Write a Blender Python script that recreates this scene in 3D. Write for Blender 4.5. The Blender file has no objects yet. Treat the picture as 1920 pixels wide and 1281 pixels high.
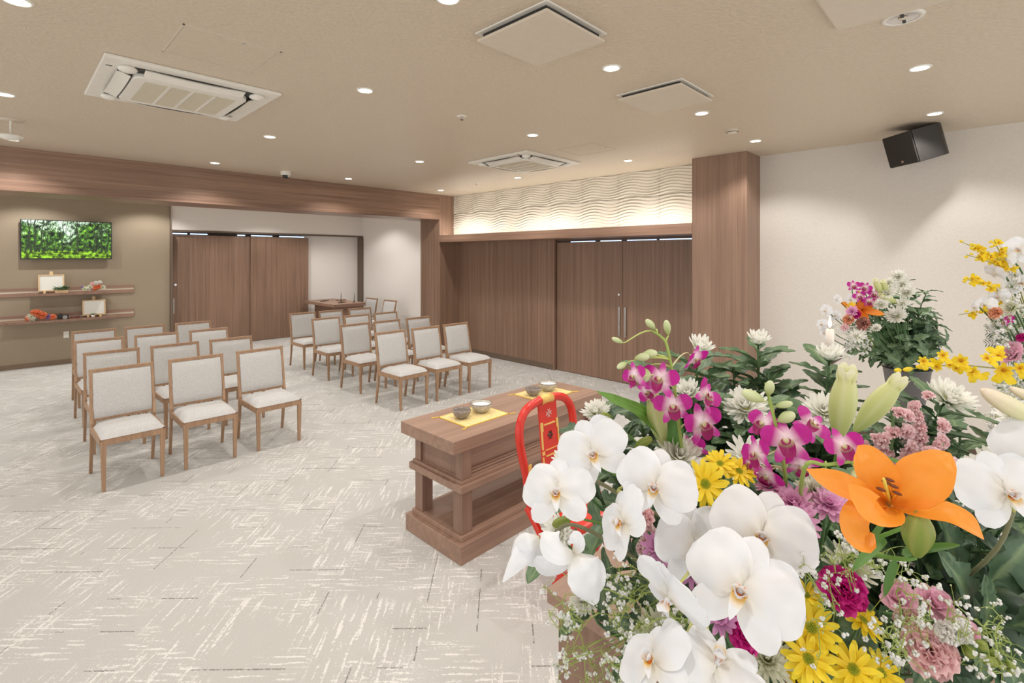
import bpy, math, random
from mathutils import Vector, Matrix, noise
random.seed(7)
SC = bpy.context.scene
PI = math.pi

# ------------------------------------------------------------------ camera
TH = math.radians(44.2); FPX = 932.0; CH = 1.8; CZ = 2.955; HY = 482.0
FW = Vector((math.cos(TH), math.sin(TH), 0)); RT = Vector((math.sin(TH), -math.cos(TH), 0)); UP = Vector((0, 0, 1))
cam = bpy.data.cameras.new('camera'); camo = bpy.data.objects.new('camera', cam)
SC.collection.objects.link(camo); SC.camera = camo
camo.location = (0, 0, CH); camo.rotation_euler = (PI/2, 0, TH - PI/2)
cam.sensor_fit = 'HORIZONTAL'; cam.sensor_width = 36; cam.lens = 36*FPX/1920
cam.shift_y = -(640.5-HY)/1920; cam.clip_start = 0.05; cam.clip_end = 60

# ------------------------------------------------------------------ world, exposure
w = bpy.data.worlds.new('world'); SC.world = w; w.use_nodes = True
bg = w.node_tree.nodes['Background']; bg.inputs[0].default_value = (1.0, 0.99, 0.98, 1); bg.inputs[1].default_value = 1.05
SC.view_settings.view_transform = 'Standard'; SC.view_settings.look = 'None'
SC.view_settings.gamma = 1.0; SC.view_settings.use_curve_mapping = False
SC.view_settings.exposure = 0.45
SPOT_W = 40.0

# ------------------------------------------------------------------ helpers
def at(px, py, d):
    return FW*d + RT*((px-960)*d/FPX) + Vector((0, 0, CH-(py-HY)*d/FPX))
def lin(c):
    o = []
    for v in c:
        v = v/255.0
        o.append(v/12.92 if v <= 0.04045 else ((v+0.055)/1.055)**2.4)
    return tuple(o)+(1.0,)
class NT:
    def __init__(s, name):
        s.m = bpy.data.materials.new(name); s.m.use_nodes = True
        s.t = s.m.node_tree; s.b = s.t.nodes['Principled BSDF']; s.o = s.t.nodes['Material Output']
    def n(s, ty, **kw):
        k = s.t.nodes.new(ty)
        for a, v in kw.items(): setattr(k, a, v)
        return k
    def l(s, a, b): s.t.links.new(a, b)
    def val(s, x, sock):
        if isinstance(x, (int, float)): sock.default_value = x
        elif isinstance(x, tuple): sock.default_value = x
        else: s.l(x, sock)
    def math(s, op, a, b=0.0, c=None):
        k = s.n('ShaderNodeMath', operation=op); s.val(a, k.inputs[0]); s.val(b, k.inputs[1])
        if c is not None: s.val(c, k.inputs[2])
        return k.outputs[0]
    def mapr(s, v, a, b, c=0.0, d=1.0):
        k = s.n('ShaderNodeMapRange'); s.val(v, k.inputs[0])
        for i, x in enumerate((a, b, c, d)): k.inputs[1+i].default_value = x
        return k.outputs[0]
    def mix(s, f, a, b):
        k = s.n('ShaderNodeMix', data_type='RGBA'); s.val(f, k.inputs[0]); s.val(a, k.inputs[6]); s.val(b, k.inputs[7])
        return k.outputs[2]
    def coord(s, scale=(1, 1, 1), rot=(0, 0, 0)):
        if not hasattr(s, 'tc'): s.tc = s.n('ShaderNodeTexCoord')
        k = s.n('ShaderNodeMapping'); s.l(s.tc.outputs['Object'], k.inputs[0])
        k.inputs['Scale'].default_value = scale; k.inputs['Rotation'].default_value = rot
        return k.outputs[0]
    def noise(s, vec, scale=1.0, detail=3.0, rough=0.5):
        k = s.n('ShaderNodeTexNoise'); s.l(vec, k.inputs['Vector'])
        k.inputs['Scale'].default_value = scale; k.inputs['Detail'].default_value = detail; k.inputs['Roughness'].default_value = rough
        return k.outputs[0]
    def bump(s, h, strength=0.3, dist=0.01):
        k = s.n('ShaderNodeBump'); k.inputs['Strength'].default_value = strength; k.inputs['Distance'].default_value = dist
        s.l(h, k.inputs['Height']); s.l(k.outputs[0], s.b.inputs['Normal'])
def mat(name, col, rough=0.6, metal=0.0, spec=None, vary=0.0, vscale=20, bump=0.0, bscale=200, sub=0.0, emit=None, es=1.0, alpha=None, trans=0.0):
    N = NT(name); b = N.b; c = lin(col)
    b.inputs['Base Color'].default_value = c; b.inputs['Roughness'].default_value = rough; b.inputs['Metallic'].default_value = metal
    if spec is not None: b.inputs['Specular IOR Level'].default_value = spec
    nz = N.noise(N.coord(), vscale, 3)
    dk = tuple(x*(1-max(vary, 0.02)) for x in c[:3])+(1,); lt = tuple(min(1, x*(1+max(vary, 0.02))) for x in c[:3])+(1,)
    N.l(N.mix(N.mapr(nz, 0.3, 0.7), dk, lt), b.inputs['Base Color'])
    if bump: N.bump(N.noise(N.coord(), bscale, 4), bump, 0.004)
    if emit: b.inputs['Emission Color'].default_value = lin(emit); b.inputs['Emission Strength'].default_value = es
    if trans: b.inputs['Transmission Weight'].default_value = trans
    return N.m
def wood(name, c1, c2, axis='z', rough=0.45, sc=1.0):
    N = NT(name)
    a, f = 0.55*sc, 26.0*sc
    S = {'x': (a, f, f), 'y': (f, a, f), 'z': (f, f, a)}[axis]
    v = N.coord(S); n1 = N.noise(v, 1.0, 5, 0.62)
    v2 = N.coord(tuple(q*5 for q in S)); n2 = N.noise(v2, 1.0, 3)
    S3 = tuple(q*0.16 for q in S); n3 = N.noise(N.coord(S3), 1.0, 2)
    t = N.math('ADD', N.math('MULTIPLY', n1, 0.55), N.math('ADD', N.math('MULTIPLY', n2, 0.2), N.math('MULTIPLY', n3, 0.25)))
    N.l(N.mix(N.mapr(t, 0.38, 0.62), lin(c1), lin(c2)), N.b.inputs['Base Color'])
    N.b.inputs['Roughness'].default_value = rough
    N.bump(n2, 0.08, 0.002)
    return N.m
def attr_mat(name, rough=0.5, trans=0.3, bump=0.0, emit=0.0):
    N = NT(name); a = N.n('ShaderNodeAttribute', attribute_name='Col')
    N.l(a.outputs['Color'], N.b.inputs['Base Color']); N.b.inputs['Roughness'].default_value = rough
    if bump: N.bump(N.noise(N.coord((1, 1, 1)), 260, 3), bump, 0.002)
    if trans:
        tr = N.n('ShaderNodeBsdfTranslucent'); N.l(a.outputs['Color'], tr.inputs[0])
        mx = N.n('ShaderNodeMixShader'); mx.inputs[0].default_value = trans
        N.l(N.b.outputs[0], mx.inputs[1]); N.l(tr.outputs[0], mx.inputs[2]); N.l(mx.outputs[0], N.o.inputs[0])
    if emit:
        N.l(a.outputs['Color'], N.b.inputs['Emission Color']); N.b.inputs['Emission Strength'].default_value = emit
    return N.m

class MB:
    """collects geometry for ONE mesh"""
    def __init__(s): s.v = []; s.f = []; s.c = []; s.usec = False
    def add(s, vs, fs, col=None, cols=None):
        o = len(s.v); s.v += [tuple(p) for p in vs]; s.f += [tuple(i+o for i in f) for f in fs]
        if cols: s.c += cols; s.usec = True
        elif col: s.c += [col]*len(vs); s.usec = True
        else: s.c += [(1, 1, 1, 1)]*len(vs)
        return s
    def box(s, x0, x1, y0, y1, z0, z1, col=None, M=None):
        vs = [Vector((x, y, z)) for x in (x0, x1) for y in (y0, y1) for z in (z0, z1)]
        if M: vs = [M @ q for q in vs]
        return s.add(vs, [(0, 1, 3, 2), (4, 6, 7, 5), (0, 4, 5, 1), (2, 3, 7, 6), (0, 2, 6, 4), (1, 5, 7, 3)], col)
    def bar(s, a, b, wx, wy, up=(0, 1, 0), wx2=None, wy2=None):
        a = Vector(a); b = Vector(b); d = (b-a).normalized(); u = Vector(up); sx = d.cross(u).normalized(); sy = sx.cross(d)
        wx2 = wx if wx2 is None else wx2; wy2 = wy if wy2 is None else wy2
        vs = []
        for p, ax, ay in ((a, wx, wy), (b, wx2, wy2)):
            for i, j in ((-1, -1), (1, -1), (1, 1), (-1, 1)): vs.append(p+sx*(i*ax/2)+sy*(j*ay/2))
        return s.add(vs, [(3, 2, 1, 0), (4, 5, 6, 7), (0, 1, 5, 4), (1, 2, 6, 5), (2, 3, 7, 6), (3, 0, 4, 7)])
    def tube(s, pts, rad, n=8, col=None, cols=None, cap=True):
        pts = [Vector(p) for p in pts]; m = len(pts)
        if not isinstance(rad, (list, tuple)): rad = [rad]*m
        vs, cc = [], []; prev = None
        for i, p in enumerate(pts):
            t = (pts[min(i+1, m-1)]-pts[max(i-1, 0)])
            if t.length < 1e-9: t = Vector((0, 0, 1))
            t.normalize()
            if prev is None: prev = t.orthogonal().normalized()
            u = (prev - t*prev.dot(t))
            if u.length < 1e-6: u = t.orthogonal()
            u.normalize(); prev = u; v = t.cross(u)
            for k in range(n):
                a = 2*PI*k/n; vs.append(p+(u*math.cos(a)+v*math.sin(a))*rad[i])
                if cols: cc.append(cols[i])
        fs = [(i*n+k, i*n+(k+1) % n, (i+1)*n+(k+1) % n, (i+1)*n+k) for i in range(m-1) for k in range(n)]
        if cap: fs += [tuple(range(n-1, -1, -1)), tuple((m-1)*n+k for k in range(n))]
        return s.add(vs, fs, col, cc or None)
    def lathe(s, prof, n=24, c=(0, 0, 0), M=None, col=None, cols=None, close=True):
        vs, cc = [], []; c = Vector(c)
        for i, (r, z) in enumerate(prof):
            for k in range(n):
                a = 2*PI*k/n; q = Vector((r*math.cos(a), r*math.sin(a), z)); q = (M @ q) if M else q+c
                vs.append(q)
                if cols: cc.append(cols[i])
        m = len(prof)
        fs = [(i*n+k, i*n+(k+1) % n, (i+1)*n+(k+1) % n, (i+1)*n+k) for i in range(m-1) for k in range(n)]
        if close: fs += [tuple(range(n-1, -1, -1)), tuple((m-1)*n+k for k in range(n))]
        return s.add(vs, fs, col, cc or None)
    def prism(s, poly, M, h):
        """poly in local xy, extruded 0..h in local z, placed with matrix M"""
        n = len(poly); vs = [M @ Vector((x, y, z)) for z in (0, h) for x, y in poly]
        return s.add(vs, [tuple(range(n-1, -1, -1)), tuple(range(n, 2*n))]+[(i, (i+1) % n, n+(i+1) % n, n+i) for i in range(n)])
    def grid(s, fn, nu, nv, cf=None):
        vs, cc = [], []
        for i in range(nu+1):
            for j in range(nv+1):
                u, v = i/nu, j/nv; vs.append(fn(u, v))
                if cf: cc.append(cf(u, v))
        fs = [(i*(nv+1)+j, (i+1)*(nv+1)+j, (i+1)*(nv+1)+j+1, i*(nv+1)+j+1) for i in range(nu) for j in range(nv)]
        return s.add(vs, fs, None, cc or None)
    def sphere(s, c, r, n=10, m=7, sc=(1, 1, 1), col=None):
        c = Vector(c)
        return s.lathe([(math.sin(PI*max(0.02, min(0.98, i/m)))*r, -math.cos(PI*i/m)*r) for i in range(m+1)], n,
                       M=Matrix.Translation(c) @ Matrix.Diagonal((sc[0], sc[1], sc[2], 1)), col=col)
    def mesh(s, name, m, smooth=False):
        me = bpy.data.meshes.new(name); me.from_pydata([tuple(q) for q in s.v], [], s.f)
        if s.usec:
            ca = me.color_attributes.new('Col', 'FLOAT_COLOR', 'POINT')
            fl = []
            for q in s.c: fl += list(q)
            ca.data.foreach_set('color', fl)
        if smooth: me.polygons.foreach_set('use_smooth', [True]*len(me.polygons))
        me.materials.append(m); me.update()
        return me
    def build(s, name, m, parent=None, smooth=False, bevel=0.0, loc=None, seg=2, kind=None, label=None, cat=None, group=None):
        o = link(name, s.mesh(name, m, smooth), parent, kind=kind, label=label, cat=cat, group=group)
        if loc: o.location = loc
        if bevel:
            b = o.modifiers.new('b', 'BEVEL'); b.width = bevel; b.segments = seg; b.limit_method = 'ANGLE'; b.angle_limit = 0.6
        return o
def link(name, me, parent=None, M=None, kind=None, label=None, cat=None, group=None):
    o = bpy.data.objects.new(name, me); SC.collection.objects.link(o)
    if parent: o.parent = parent
    if M is not None: o.matrix_basis = M
    if kind: o['kind'] = kind
    if label: o['label'] = label
    if cat: o['category'] = cat
    if group: o['group'] = group
    return o
def thing(name, label, cat, loc=(0, 0, 0), rz=0, group=None):
    o = link(name, None, label=label, cat=cat, group=group); o.location = loc; o.rotation_euler = (0, 0, rz); o.empty_display_size = 0.05
    return o
def dup(root, label, loc=None, rz=None):
    r = root.copy(); SC.collection.objects.link(r); r['label'] = label
    if loc is not None: r.location = loc
    if rz is not None: r.rotation_euler = (0, 0, rz)
    for ch in root.children:
        c = ch.copy(); SC.collection.objects.link(c); c.parent = r
        for g in ch.children:
            d = g.copy(); SC.collection.objects.link(d); d.parent = c
    return r
def struct(name, mb, m, parent=None, **kw):
    return mb.build(name, m, parent, kind=None if parent else 'structure', **kw)

# ------------------------------------------------------------------ materials
M = {}
M['wall_wood'] = wood('walnut_vertical', (124, 97, 80), (154, 124, 104), 'z', 0.42)
M['beam_wood'] = wood('walnut_horizontal', (118, 90, 74), (160, 128, 107), 'x', 0.35)
M['ledge_wood'] = wood('walnut_ledge', (128, 98, 82), (168, 134, 113), 'y', 0.4)
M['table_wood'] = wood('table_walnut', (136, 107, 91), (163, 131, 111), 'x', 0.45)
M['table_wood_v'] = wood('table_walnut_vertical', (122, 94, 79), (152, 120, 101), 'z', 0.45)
M['chair_wood'] = wood('oak_brown', (148, 116, 90), (180, 146, 116), 'z', 0.5, 2.0)
M['dark_frame'] = mat('dark_frame', (110, 94, 80), 0.5, vary=0.05)
M['skirting'] = mat('dark_skirting', (92, 74, 64), 0.5, vary=0.06)
M['skirting_tan'] = mat('tan_skirting', (128, 108, 88), 0.5, vary=0.05)
def paper(name, col, bump=0.35, sc=60, vary=0.035, rough=0.75):
    N = NT(name); c = lin(col)
    n = N.noise(N.coord((1, 1, 1)), sc, 4, 0.6)
    N.l(N.mix(N.mapr(n, 0.3, 0.7), tuple(x*(1-vary) for x in c[:3])+(1,), tuple(min(1, x*(1+vary)) for x in c[:3])+(1,)), N.b.inputs['Base Color'])
    N.b.inputs['Roughness'].default_value = rough
    N.bump(n, bump, 0.01); return N.m
M['ceil'] = paper('ceiling_paper', (210, 195, 174), 0.55, 42, 0.04, 0.42)
M['beige'] = paper('beige_wallpaper', (216, 209, 200), 0.25, 55, 0.03)
M['taupe'] = paper('taupe_wallpaper', (156, 141, 120), 0.3, 60, 0.05)
M['white_wall'] = paper('white_wallpaper', (238, 232, 226), 0.12, 70, 0.015)
M['tile'] = mat('wave_tile', (222, 214, 198), 0.55, vary=0.02, bump=0.05, bscale=90)
M['white'] = mat('white_plastic', (232, 228, 218), 0.4)
M['offwhite'] = mat('painted_metal', (212, 200, 182), 0.5)
M['grille'] = mat('grille_beige', (206, 198, 176), 0.6)
M['darkgap'] = mat('dark_gap', (46, 44, 42), 0.6)
M['chrome'] = mat('chrome', (210, 210, 210), 0.15, 1.0)
M['black'] = mat('black_satin', (42, 39, 37), 0.45)
M['screen_frame'] = mat('screen_frame', (40, 40, 42), 0.3)
M['lamp'] = mat('lamp_glow', (255, 255, 255), 0.5, emit=(255, 246, 228), es=14)
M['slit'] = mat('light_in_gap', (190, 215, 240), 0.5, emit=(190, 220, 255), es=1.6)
M['fabric'] = NT('grey_fabric')
N = M['fabric']; n = N.noise(N.coord((1, 1, 2.4)), 190, 4, 0.75)
N.l(N.mix(N.mapr(n, 0.35, 0.65), lin((168, 166, 164)), lin((222, 220, 217))), N.b.inputs['Base Color']); N.b.inputs['Roughness'].default_value = 0.95; N.bump(n, 0.25, 0.002)
M['fabric'] = N.m
M['red'] = mat('red_lacquer', (205, 48, 34), 0.25, vary=0.05)
M['gold'] = mat('gold_leaf', (228, 186, 104), 0.4, 0.25)
M['silver'] = mat('silver_inlay', (220, 190, 180), 0.4)
M['ash'] = mat('white_ash', (240, 238, 234), 0.95, bump=0.3, bscale=300)
M['incense'] = mat('incense_chips', (120, 108, 98), 0.95, vary=0.4, vscale=300, bump=0.8, bscale=400)
M['bowl'] = mat('glazed_grey', (186, 180, 168), 0.25, vary=0.25, vscale=60)
M['bowl_dark'] = mat('glazed_dark', (140, 130, 122), 0.25, vary=0.3, vscale=60)
N = NT('gold_brocade'); n = N.noise(N.coord(), 60, 4, 0.7)
N.l(N.mix(N.mapr(n, 0.5, 0.56), lin((238, 212, 140)), lin((208, 190, 150))), N.b.inputs['Base Color']); N.b.inputs['Roughness'].default_value = 0.6; M['brocade'] = N.m
M['yellow_trim'] = mat('yellow_cord', (245, 205, 90), 0.6)
M['light_wood'] = mat('pale_wood', (214, 184, 142), 0.6, vary=0.08)
M['paper'] = mat('white_board', (226, 224, 216), 0.5)
M['pot_grey'] = mat('grey_bucket', (98, 95, 95), 0.35, vary=0.04)
M['stand'] = mat('bronze_stand', (120, 108, 100), 0.3, 0.6)
M['wax'] = mat('candle_wax', (250, 240, 228), 0.5)
M['flame'] = mat('flame', (255, 220, 150), 0.5, emit=(255, 214, 140), es=6)
M['petal'] = attr_mat('petal', 0.45, 0.28, 0.02)
M['leaf'] = attr_mat('leaf', 0.42, 0.12, 0.15)
M['stem'] = attr_mat('stem', 0.5, 0.0)
# carpet
N = NT('carpet')
base = N.coord((1, 1, 1), (0, 0, math.radians(45)))
sp = N.n('ShaderNodeSeparateXYZ'); N.l(base, sp.inputs[0]); u, v = sp.outputs[0], sp.outputs[1]
def comb(a, b, c=0.0):
    k = N.n('ShaderNodeCombineXYZ'); N.val(a, k.inputs[0]); N.val(b, k.inputs[1]); N.val(c, k.inputs[2]); return k.outputs[0]
fine = N.noise(base, 260, 2, 0.6); med = N.noise(base, 70, 3, 0.6)
def streaks(a, b, seed):
    blk = N.noise(comb(N.math('ADD', a, seed), b, seed), 2.3, 1.0)
    blk = N.mapr(blk, 0.45, 0.52)
    sn = N.noise(comb(N.math('MULTIPLY', a, 5.5), N.math('MULTIPLY', b, 58.0), seed), 1.0, 2.0, 0.55)
    st = N.mapr(N.math('ADD', sn, N.math('MULTIPLY', N.math('SUBTRACT', med, 0.5), 0.5)), 0.57, 0.65)
    return N.math('MULTIPLY', blk, st)
def dashes(a, b, pitch, seed):
    q = N.math('DIVIDE', b, pitch); fr = N.math('FRACT', q); idn = N.math('FLOOR', q)
    wob = N.math('MULTIPLY', N.math('SUBTRACT', med, 0.5), 0.06)
    ln = N.math('LESS_THAN', N.math('ABSOLUTE', N.math('ADD', N.math('SUBTRACT', fr, 0.5), wob)), 0.0034/pitch)
    on = N.math('GREATER_THAN', N.noise(comb(N.math('MULTIPLY', a, 3.6), N.math('MULTIPLY', idn, 7.31), seed), 1.0, 0.0), 0.60)
    br = N.math('GREATER_THAN', N.math('ADD', N.math('MULTIPLY', med, 0.6), N.math('MULTIPLY', fine, 0.4)), 0.47)
    return N.math('MULTIPLY', N.math('MULTIPLY', ln, on), br)
wh = N.math('MAXIMUM', streaks(u, v, 3.1), streaks(v, u, 11.7))
dk = N.math('MAXIMUM', dashes(u, v, 0.23, 5.3), dashes(v, u, 0.27, 9.1))
c0 = N.mix(N.mapr(fine, 0.3, 0.7), lin((176, 174, 170)), lin((203, 201, 197)))
big = N.noise(base, 1.6, 2.0); c0 = N.mix(N.mapr(big, 0.35, 0.65, 0.0, 0.35), c0, lin((184, 182, 174)))
c1 = N.mix(N.math('MULTIPLY', wh, 0.62), c0, lin((236, 233, 228)))
c2 = N.mix(N.math('MULTIPLY', dk, 0.75), c1, lin((100, 94, 88)))
N.l(c2, N.b.inputs['Base Color']); N.b.inputs['Roughness'].default_value = 0.97; N.b.inputs['Specular IOR Level'].default_value = 0.1
N.bump(fine, 0.35, 0.006); M['carpet'] = N.m

# ------------------------------------------------------------------ room shell
XW, XP, XD, XB, XF = 6.02, 6.13, 6.18, 6.085, 5.66     # wave tiles, panels, doors, beige wall, pillar fronts
YB, YB2, YT = 7.40, 8.0, 11.25
XL, YN = -3.4, -2.6
struct('floor', MB().box(XL, 6.6, YN, 11.8, -0.1, 0), M['carpet'])
struct('ceiling', MB().box(XL, 6.6, YN, 11.8, CZ, CZ+0.1), M['ceil'])
struct('wall_back', MB().box(XL, 2.245, YT, YT+0.2, 0, CZ), M['taupe'])
struct('wall_back_header', MB().box(2.245, 6.5, 11.30, 11.6, 2.30, CZ), M['white_wall'])
struct('wall_back_recess', MB().box(4.9, 6.5, 11.47, 11.6, 0, 2.3), M['white_wall'])
struct('wall_side_back', MB().box(6.29, 6.5, YB2, 11.3, 0, CZ), M['white_wall'])
struct('wall_right', MB().box(XB, 6.4, YN, 2.0, 0, CZ), M['beige'])
struct('wall_right_upper', MB().box(XW+0.03, 6.4, 2.0, YB+.05, 2.1, CZ), M['white_wall'])
struct('wall_right_behind_doors', MB().box(6.26, 6.4, 2.0, YB+.6, 0, 2.2), M['skirting'])
struct('light_block_behind_back_doors', MB().box(2.0, 5.0, 11.6, 11.7, 0, 2.4), M['skirting'])  # unseen backing, added to keep world light from leaking over the doors
struct('trim_1', MB().box(2.245, 2.275, 11.2, 11.5, 0, 2.32), M['dark_frame'])
struct('trim_2', MB().box(2.275, 6.29, 11.29, 11.5, 2.29, 2.325), M['dark_frame'])
struct('trim_3', MB().box(6.235, 6.29, 11.27, 11.5, 0, 2.29), M['dark_frame'])
struct('trim_4', MB().box(2.235, 2.25, 11.235, 11.25, 0, CZ), M['dark_frame'])
struct('baseboard_back', MB().box(XL, 2.24, YT-0.012, YT, 0, 0.075), M['skirting_tan'])
struct('baseboard_right', MB().box(XB-0.012, XB, YN, 1.94, 0, 0.085), M['skirting'])
struct('baseboard_side', MB().box(6.278, 6.29, YB2, 11.27, 0, 0.07), M['white_wall'])
# beam + jamb + near pillar
struct('wall_beam', MB().box(XL, XF+0.02, YB, YB2, 2.495, CZ), M['beam_wood'], bevel=0.003)
struct('wall_pillar_left', MB().box(XF+0.02, 6.3, YB, YB2, 0, CZ), M['wall_wood'], bevel=0.003)
struct('wall_pillar_right', MB().box(XF, 6.2, 1.94, 2.555, 0, CZ), M['wall_wood'], bevel=0.003)
# ledge with cove
lg = MB(); lg.box(XF+0.001, XW+0.2, 2.556, YB, 2.075, 2.10); lg.box(XF+0.001, XF+0.03, 2.556, YB, 2.10, 2.20)
struct('trim_5', lg, M['ledge_wood'])
# fixed wood panels
pw = struct('wall_right_panelling', MB().box(XP+0.02, 6.3, 5.03, YB+0.02, 0, 2.08), M['wall_wood'])
yy = [5.035, 6.07, 7.10, 7.40]
for a, b in zip(yy[:-1], yy[1:]):
    struct('panel', MB().box(XP, XP+0.022, a+0.0015, b-0.0015, 0.085, 2.075), M['wall_wood'], pw, bevel=0.001)
struct('baseboard_panelling', MB().box(XP-0.008, XP, 5.03, YB, 0, 0.085), M['dark_frame'])
struct('trim_6', MB().box(XP-0.012, XP+0.02, 5.015, 5.04, 0, 2.075), M['table_wood_v'])
# sliding doors, right wall
for i, (a, b) in enumerate(((3.812, 5.015), (2.5, 3.808))):
    d = MB().box(XD, XD+0.04, a, b, 0.006, 2.03)
    o = struct('door_%d' % (i+1), d, M['wall_wood'], bevel=0.002)
    hy = 3.86 if i == 0 else 3.76
    h = MB().box(XD-0.022, XD-0.010, hy-0.014, hy+0.014, 0.66, 1.09)
    h.box(XD-0.012, XD, hy-0.008, hy+0.008, 0.72, 0.74); h.box(XD-0.012, XD, hy-0.008, hy+0.008, 1.02, 1.04)
    h.build('door_handle', M['chrome'], o, bevel=0.003)
    if i == 0:
        MB().lathe([(0.001, 0), (0.016, 0), (0.016, 0.006), (0.001, 0.006)], 14, M=Matrix.Translation((XD, 3.87, 1.26)) @ Matrix.Rotation(-PI/2, 4, 'Y')).build('lock', M['chrome'], o)
tr = MB().box(XD-0.01, XD+0.05, 2.5, 5.01, 2.045, 2.075); struct('trim_7', tr, M['skirting'])
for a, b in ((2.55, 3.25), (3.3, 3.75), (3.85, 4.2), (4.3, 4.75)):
    struct('gap_glow_right', MB().box(XD+0.02, XD+0.035, a, b, 2.031, 2.042), M['slit'])  # glowing strips imitate light in the gap above the doors
# sliding doors, back
for i, (a, b, y) in enumerate(((2.28, 3.71, 11.40), (3.705, 4.945, 11.355))):
    o = struct('door_%d' % (i+3), MB().box(a, b, y, y+0.04, 0.006, 2.235), M['wall_wood'], bevel=0.002)
    if i == 0:
        MB().box(2.315, 2.34, y-0.02, y, 0.70, 1.0).build('door_handle', M['chrome'], o, bevel=0.004)
        MB().lathe([(0.001, 0), (0.022, 0), (0.022, 0.01), (0.001, 0.01)], 14, M=Matrix.Translation((2.36, y, 1.26)) @ Matrix.Rotation(PI/2, 4, 'X')).build('lock', M['chrome'], o)
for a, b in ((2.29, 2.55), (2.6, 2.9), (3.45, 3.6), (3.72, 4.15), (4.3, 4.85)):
    struct('gap_glow_back', MB().box(a, b, 11.37, 11.38, 2.245, 2.265), M['slit'])  # emissive pieces stand in for light from beyond the back doors
# wave tiles: 8 x 2, shared relief mesh
TW, THH = 0.6155, 0.40
def wave_tile(bw, bh, ph):
    mb = MB(); nu, nv = 32, 72
    def fn(a, b):
        y, z = a*bw, b*bh
        q = z + (0.020+0.008*math.sin(z*11))*math.sin(2*PI*y/TW+ph+z*1.5)
        t = (q/0.0445) % 1.0
        amp = 0.026*(0.62+0.38*math.sin(z*9+0.5+2*PI*y/TW))
        return Vector((-amp*(t if t < 0.75 else (1-t)*3), y, z))
    mb.grid(fn, nu, nv)
    o = len(mb.v)
    mb.add([(0.012, 0, 0), (0.012, bw, 0), (0.012, bw, bh), (0.012, 0, bh)], [(0, 1, 2, 3)])
    return mb.mesh('wave_tile', M['tile'], True)
wt = struct('wall_wave_tiles', MB().box(XW+0.012, XW+0.03, 2.5, YB, 2.1, CZ), M['taupe'])
tm = [wave_tile(TW-0.004, THH-0.004, 0.0), wave_tile(TW-0.004, THH-0.004, 0.0)]
for i in range(8):
    y0 = 2.541+i*TW
    for j, z0 in enumerate((2.21, 2.61)):
        me = tm[0]
        o = link('wave_tile', me, wt); o.location = (XW, y0, z0)
        if y0+TW > YB: o.scale = (1, (YB-y0)/TW, 1)
        if j == 1: o.scale = (o.scale[0], o.scale[1], (CZ-z0)/THH)
    o = link('wave_tile', tm[0], wt); o.location = (XW, y0, 2.102); o.scale = (1, (min(YB, y0+TW)-y0)/TW, 0.265)
for z in (2.145,):
    L = bpy.data.lights.new('cove', 'AREA'); L.shape = 'RECTANGLE'; L.size = 4.8; L.size_y = 0.05; L.energy = 9; L.color = (1, 0.98, 0.95)
    Lo = thing('cove_light', 'hidden warm strip light on top of the wooden ledge', 'light', (5.80, 4.98, 2.115))
    MB().box(-0.02, 0.02, -2.4, 2.4, -0.013, 0.005).build('light_strip', mat('led_strip', (255, 250, 240), 0.5, emit=(255, 246, 228), es=2.5), Lo)
    lo = bpy.data.objects.new('strip_lamp', L); SC.collection.objects.link(lo); lo.parent = Lo; lo.location = (0, 0, 0.012); lo.rotation_euler = (PI, 0, PI/2)

# ------------------------------------------------------------------ ceiling fittings
def downlight(x, y, label, e=1.0, lit=True):
    t = thing('downlight', label, 'ceiling light', (x, y, CZ), group='recessed downlights')
    MB().lathe([(0.045, -0.001), (0.046, -0.006), (0.058, -0.004), (0.060, 0.0)], 24, close=False).build('trim_ring', M['white'], t, smooth=True)
    MB().lathe([(0.001, -0.003), (0.046, -0.003)], 20, close=False).build('lens', M['lamp'], t)
    L = bpy.data.lights.new('downlight_lamp', 'SPOT'); L.energy = SPOT_W*e; L.spot_size = math.radians(132); L.spot_blend = 0.45; L.shadow_soft_size = 0.045
    L.color = (1.0, 0.975, 0.945)
    o = bpy.data.objects.new('downlight_lamp', L); SC.collection.objects.link(o); o.parent = t; o.location = (0, 0, -0.012)
    return t
DL = [
 (1.39, 1.75, 'downlight cut off by the top edge, between left air conditioner and square vent'),
 (1.76, 3.13, 'round downlight nearest to the right of the large left air conditioner'),
 (1.80, 4.99, 'round downlight below the right corner of the left air conditioner'),
 (1.83, 6.86, 'round downlight just above the wooden beam, left of the dome camera'),
 (3.57, 6.83, 'round downlight just above the beam, right of the dome camera'),
 (3.53, 4.99, 'round downlight left of the far air conditioner, above the middle of the beam'),
 (5.30, 6.87, 'tiny round downlight above the far corner where beam meets tiled wall'),
 (3.51, 3.14, 'round downlight between the sprinkler and the far air conditioner'),
 (2.60, 1.68, 'large round downlight between the two square ceiling vents'),
 (3.92, 1.69, 'round downlight at the right corner of the smaller square vent'),
 (5.23, 1.71, 'round downlight directly above the right wooden pillar'),
 (5.23, 3.15, 'round downlight above the right end of the wave tiles'),
 (5.24, 4.98, 'round downlight under the far air conditioner, above the middle wave tiles'),
 (3.91, 0.33, 'large round downlight at upper right, left above the black speaker'),
 (5.24, 0.35, 'round downlight just above the black wall speaker'),
 (0.02, 5.04, 'round downlight at the left edge of the ceiling beside the left air conditioner'),
 (0.08, 6.93, 'round downlight at the left edge right above the wooden beam'),
 (0.05, 3.16, 'round downlight cut off by the top edge at the far left corner')]
for x, y, l in DL: downlight(x, y, l, 1.0)
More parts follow.
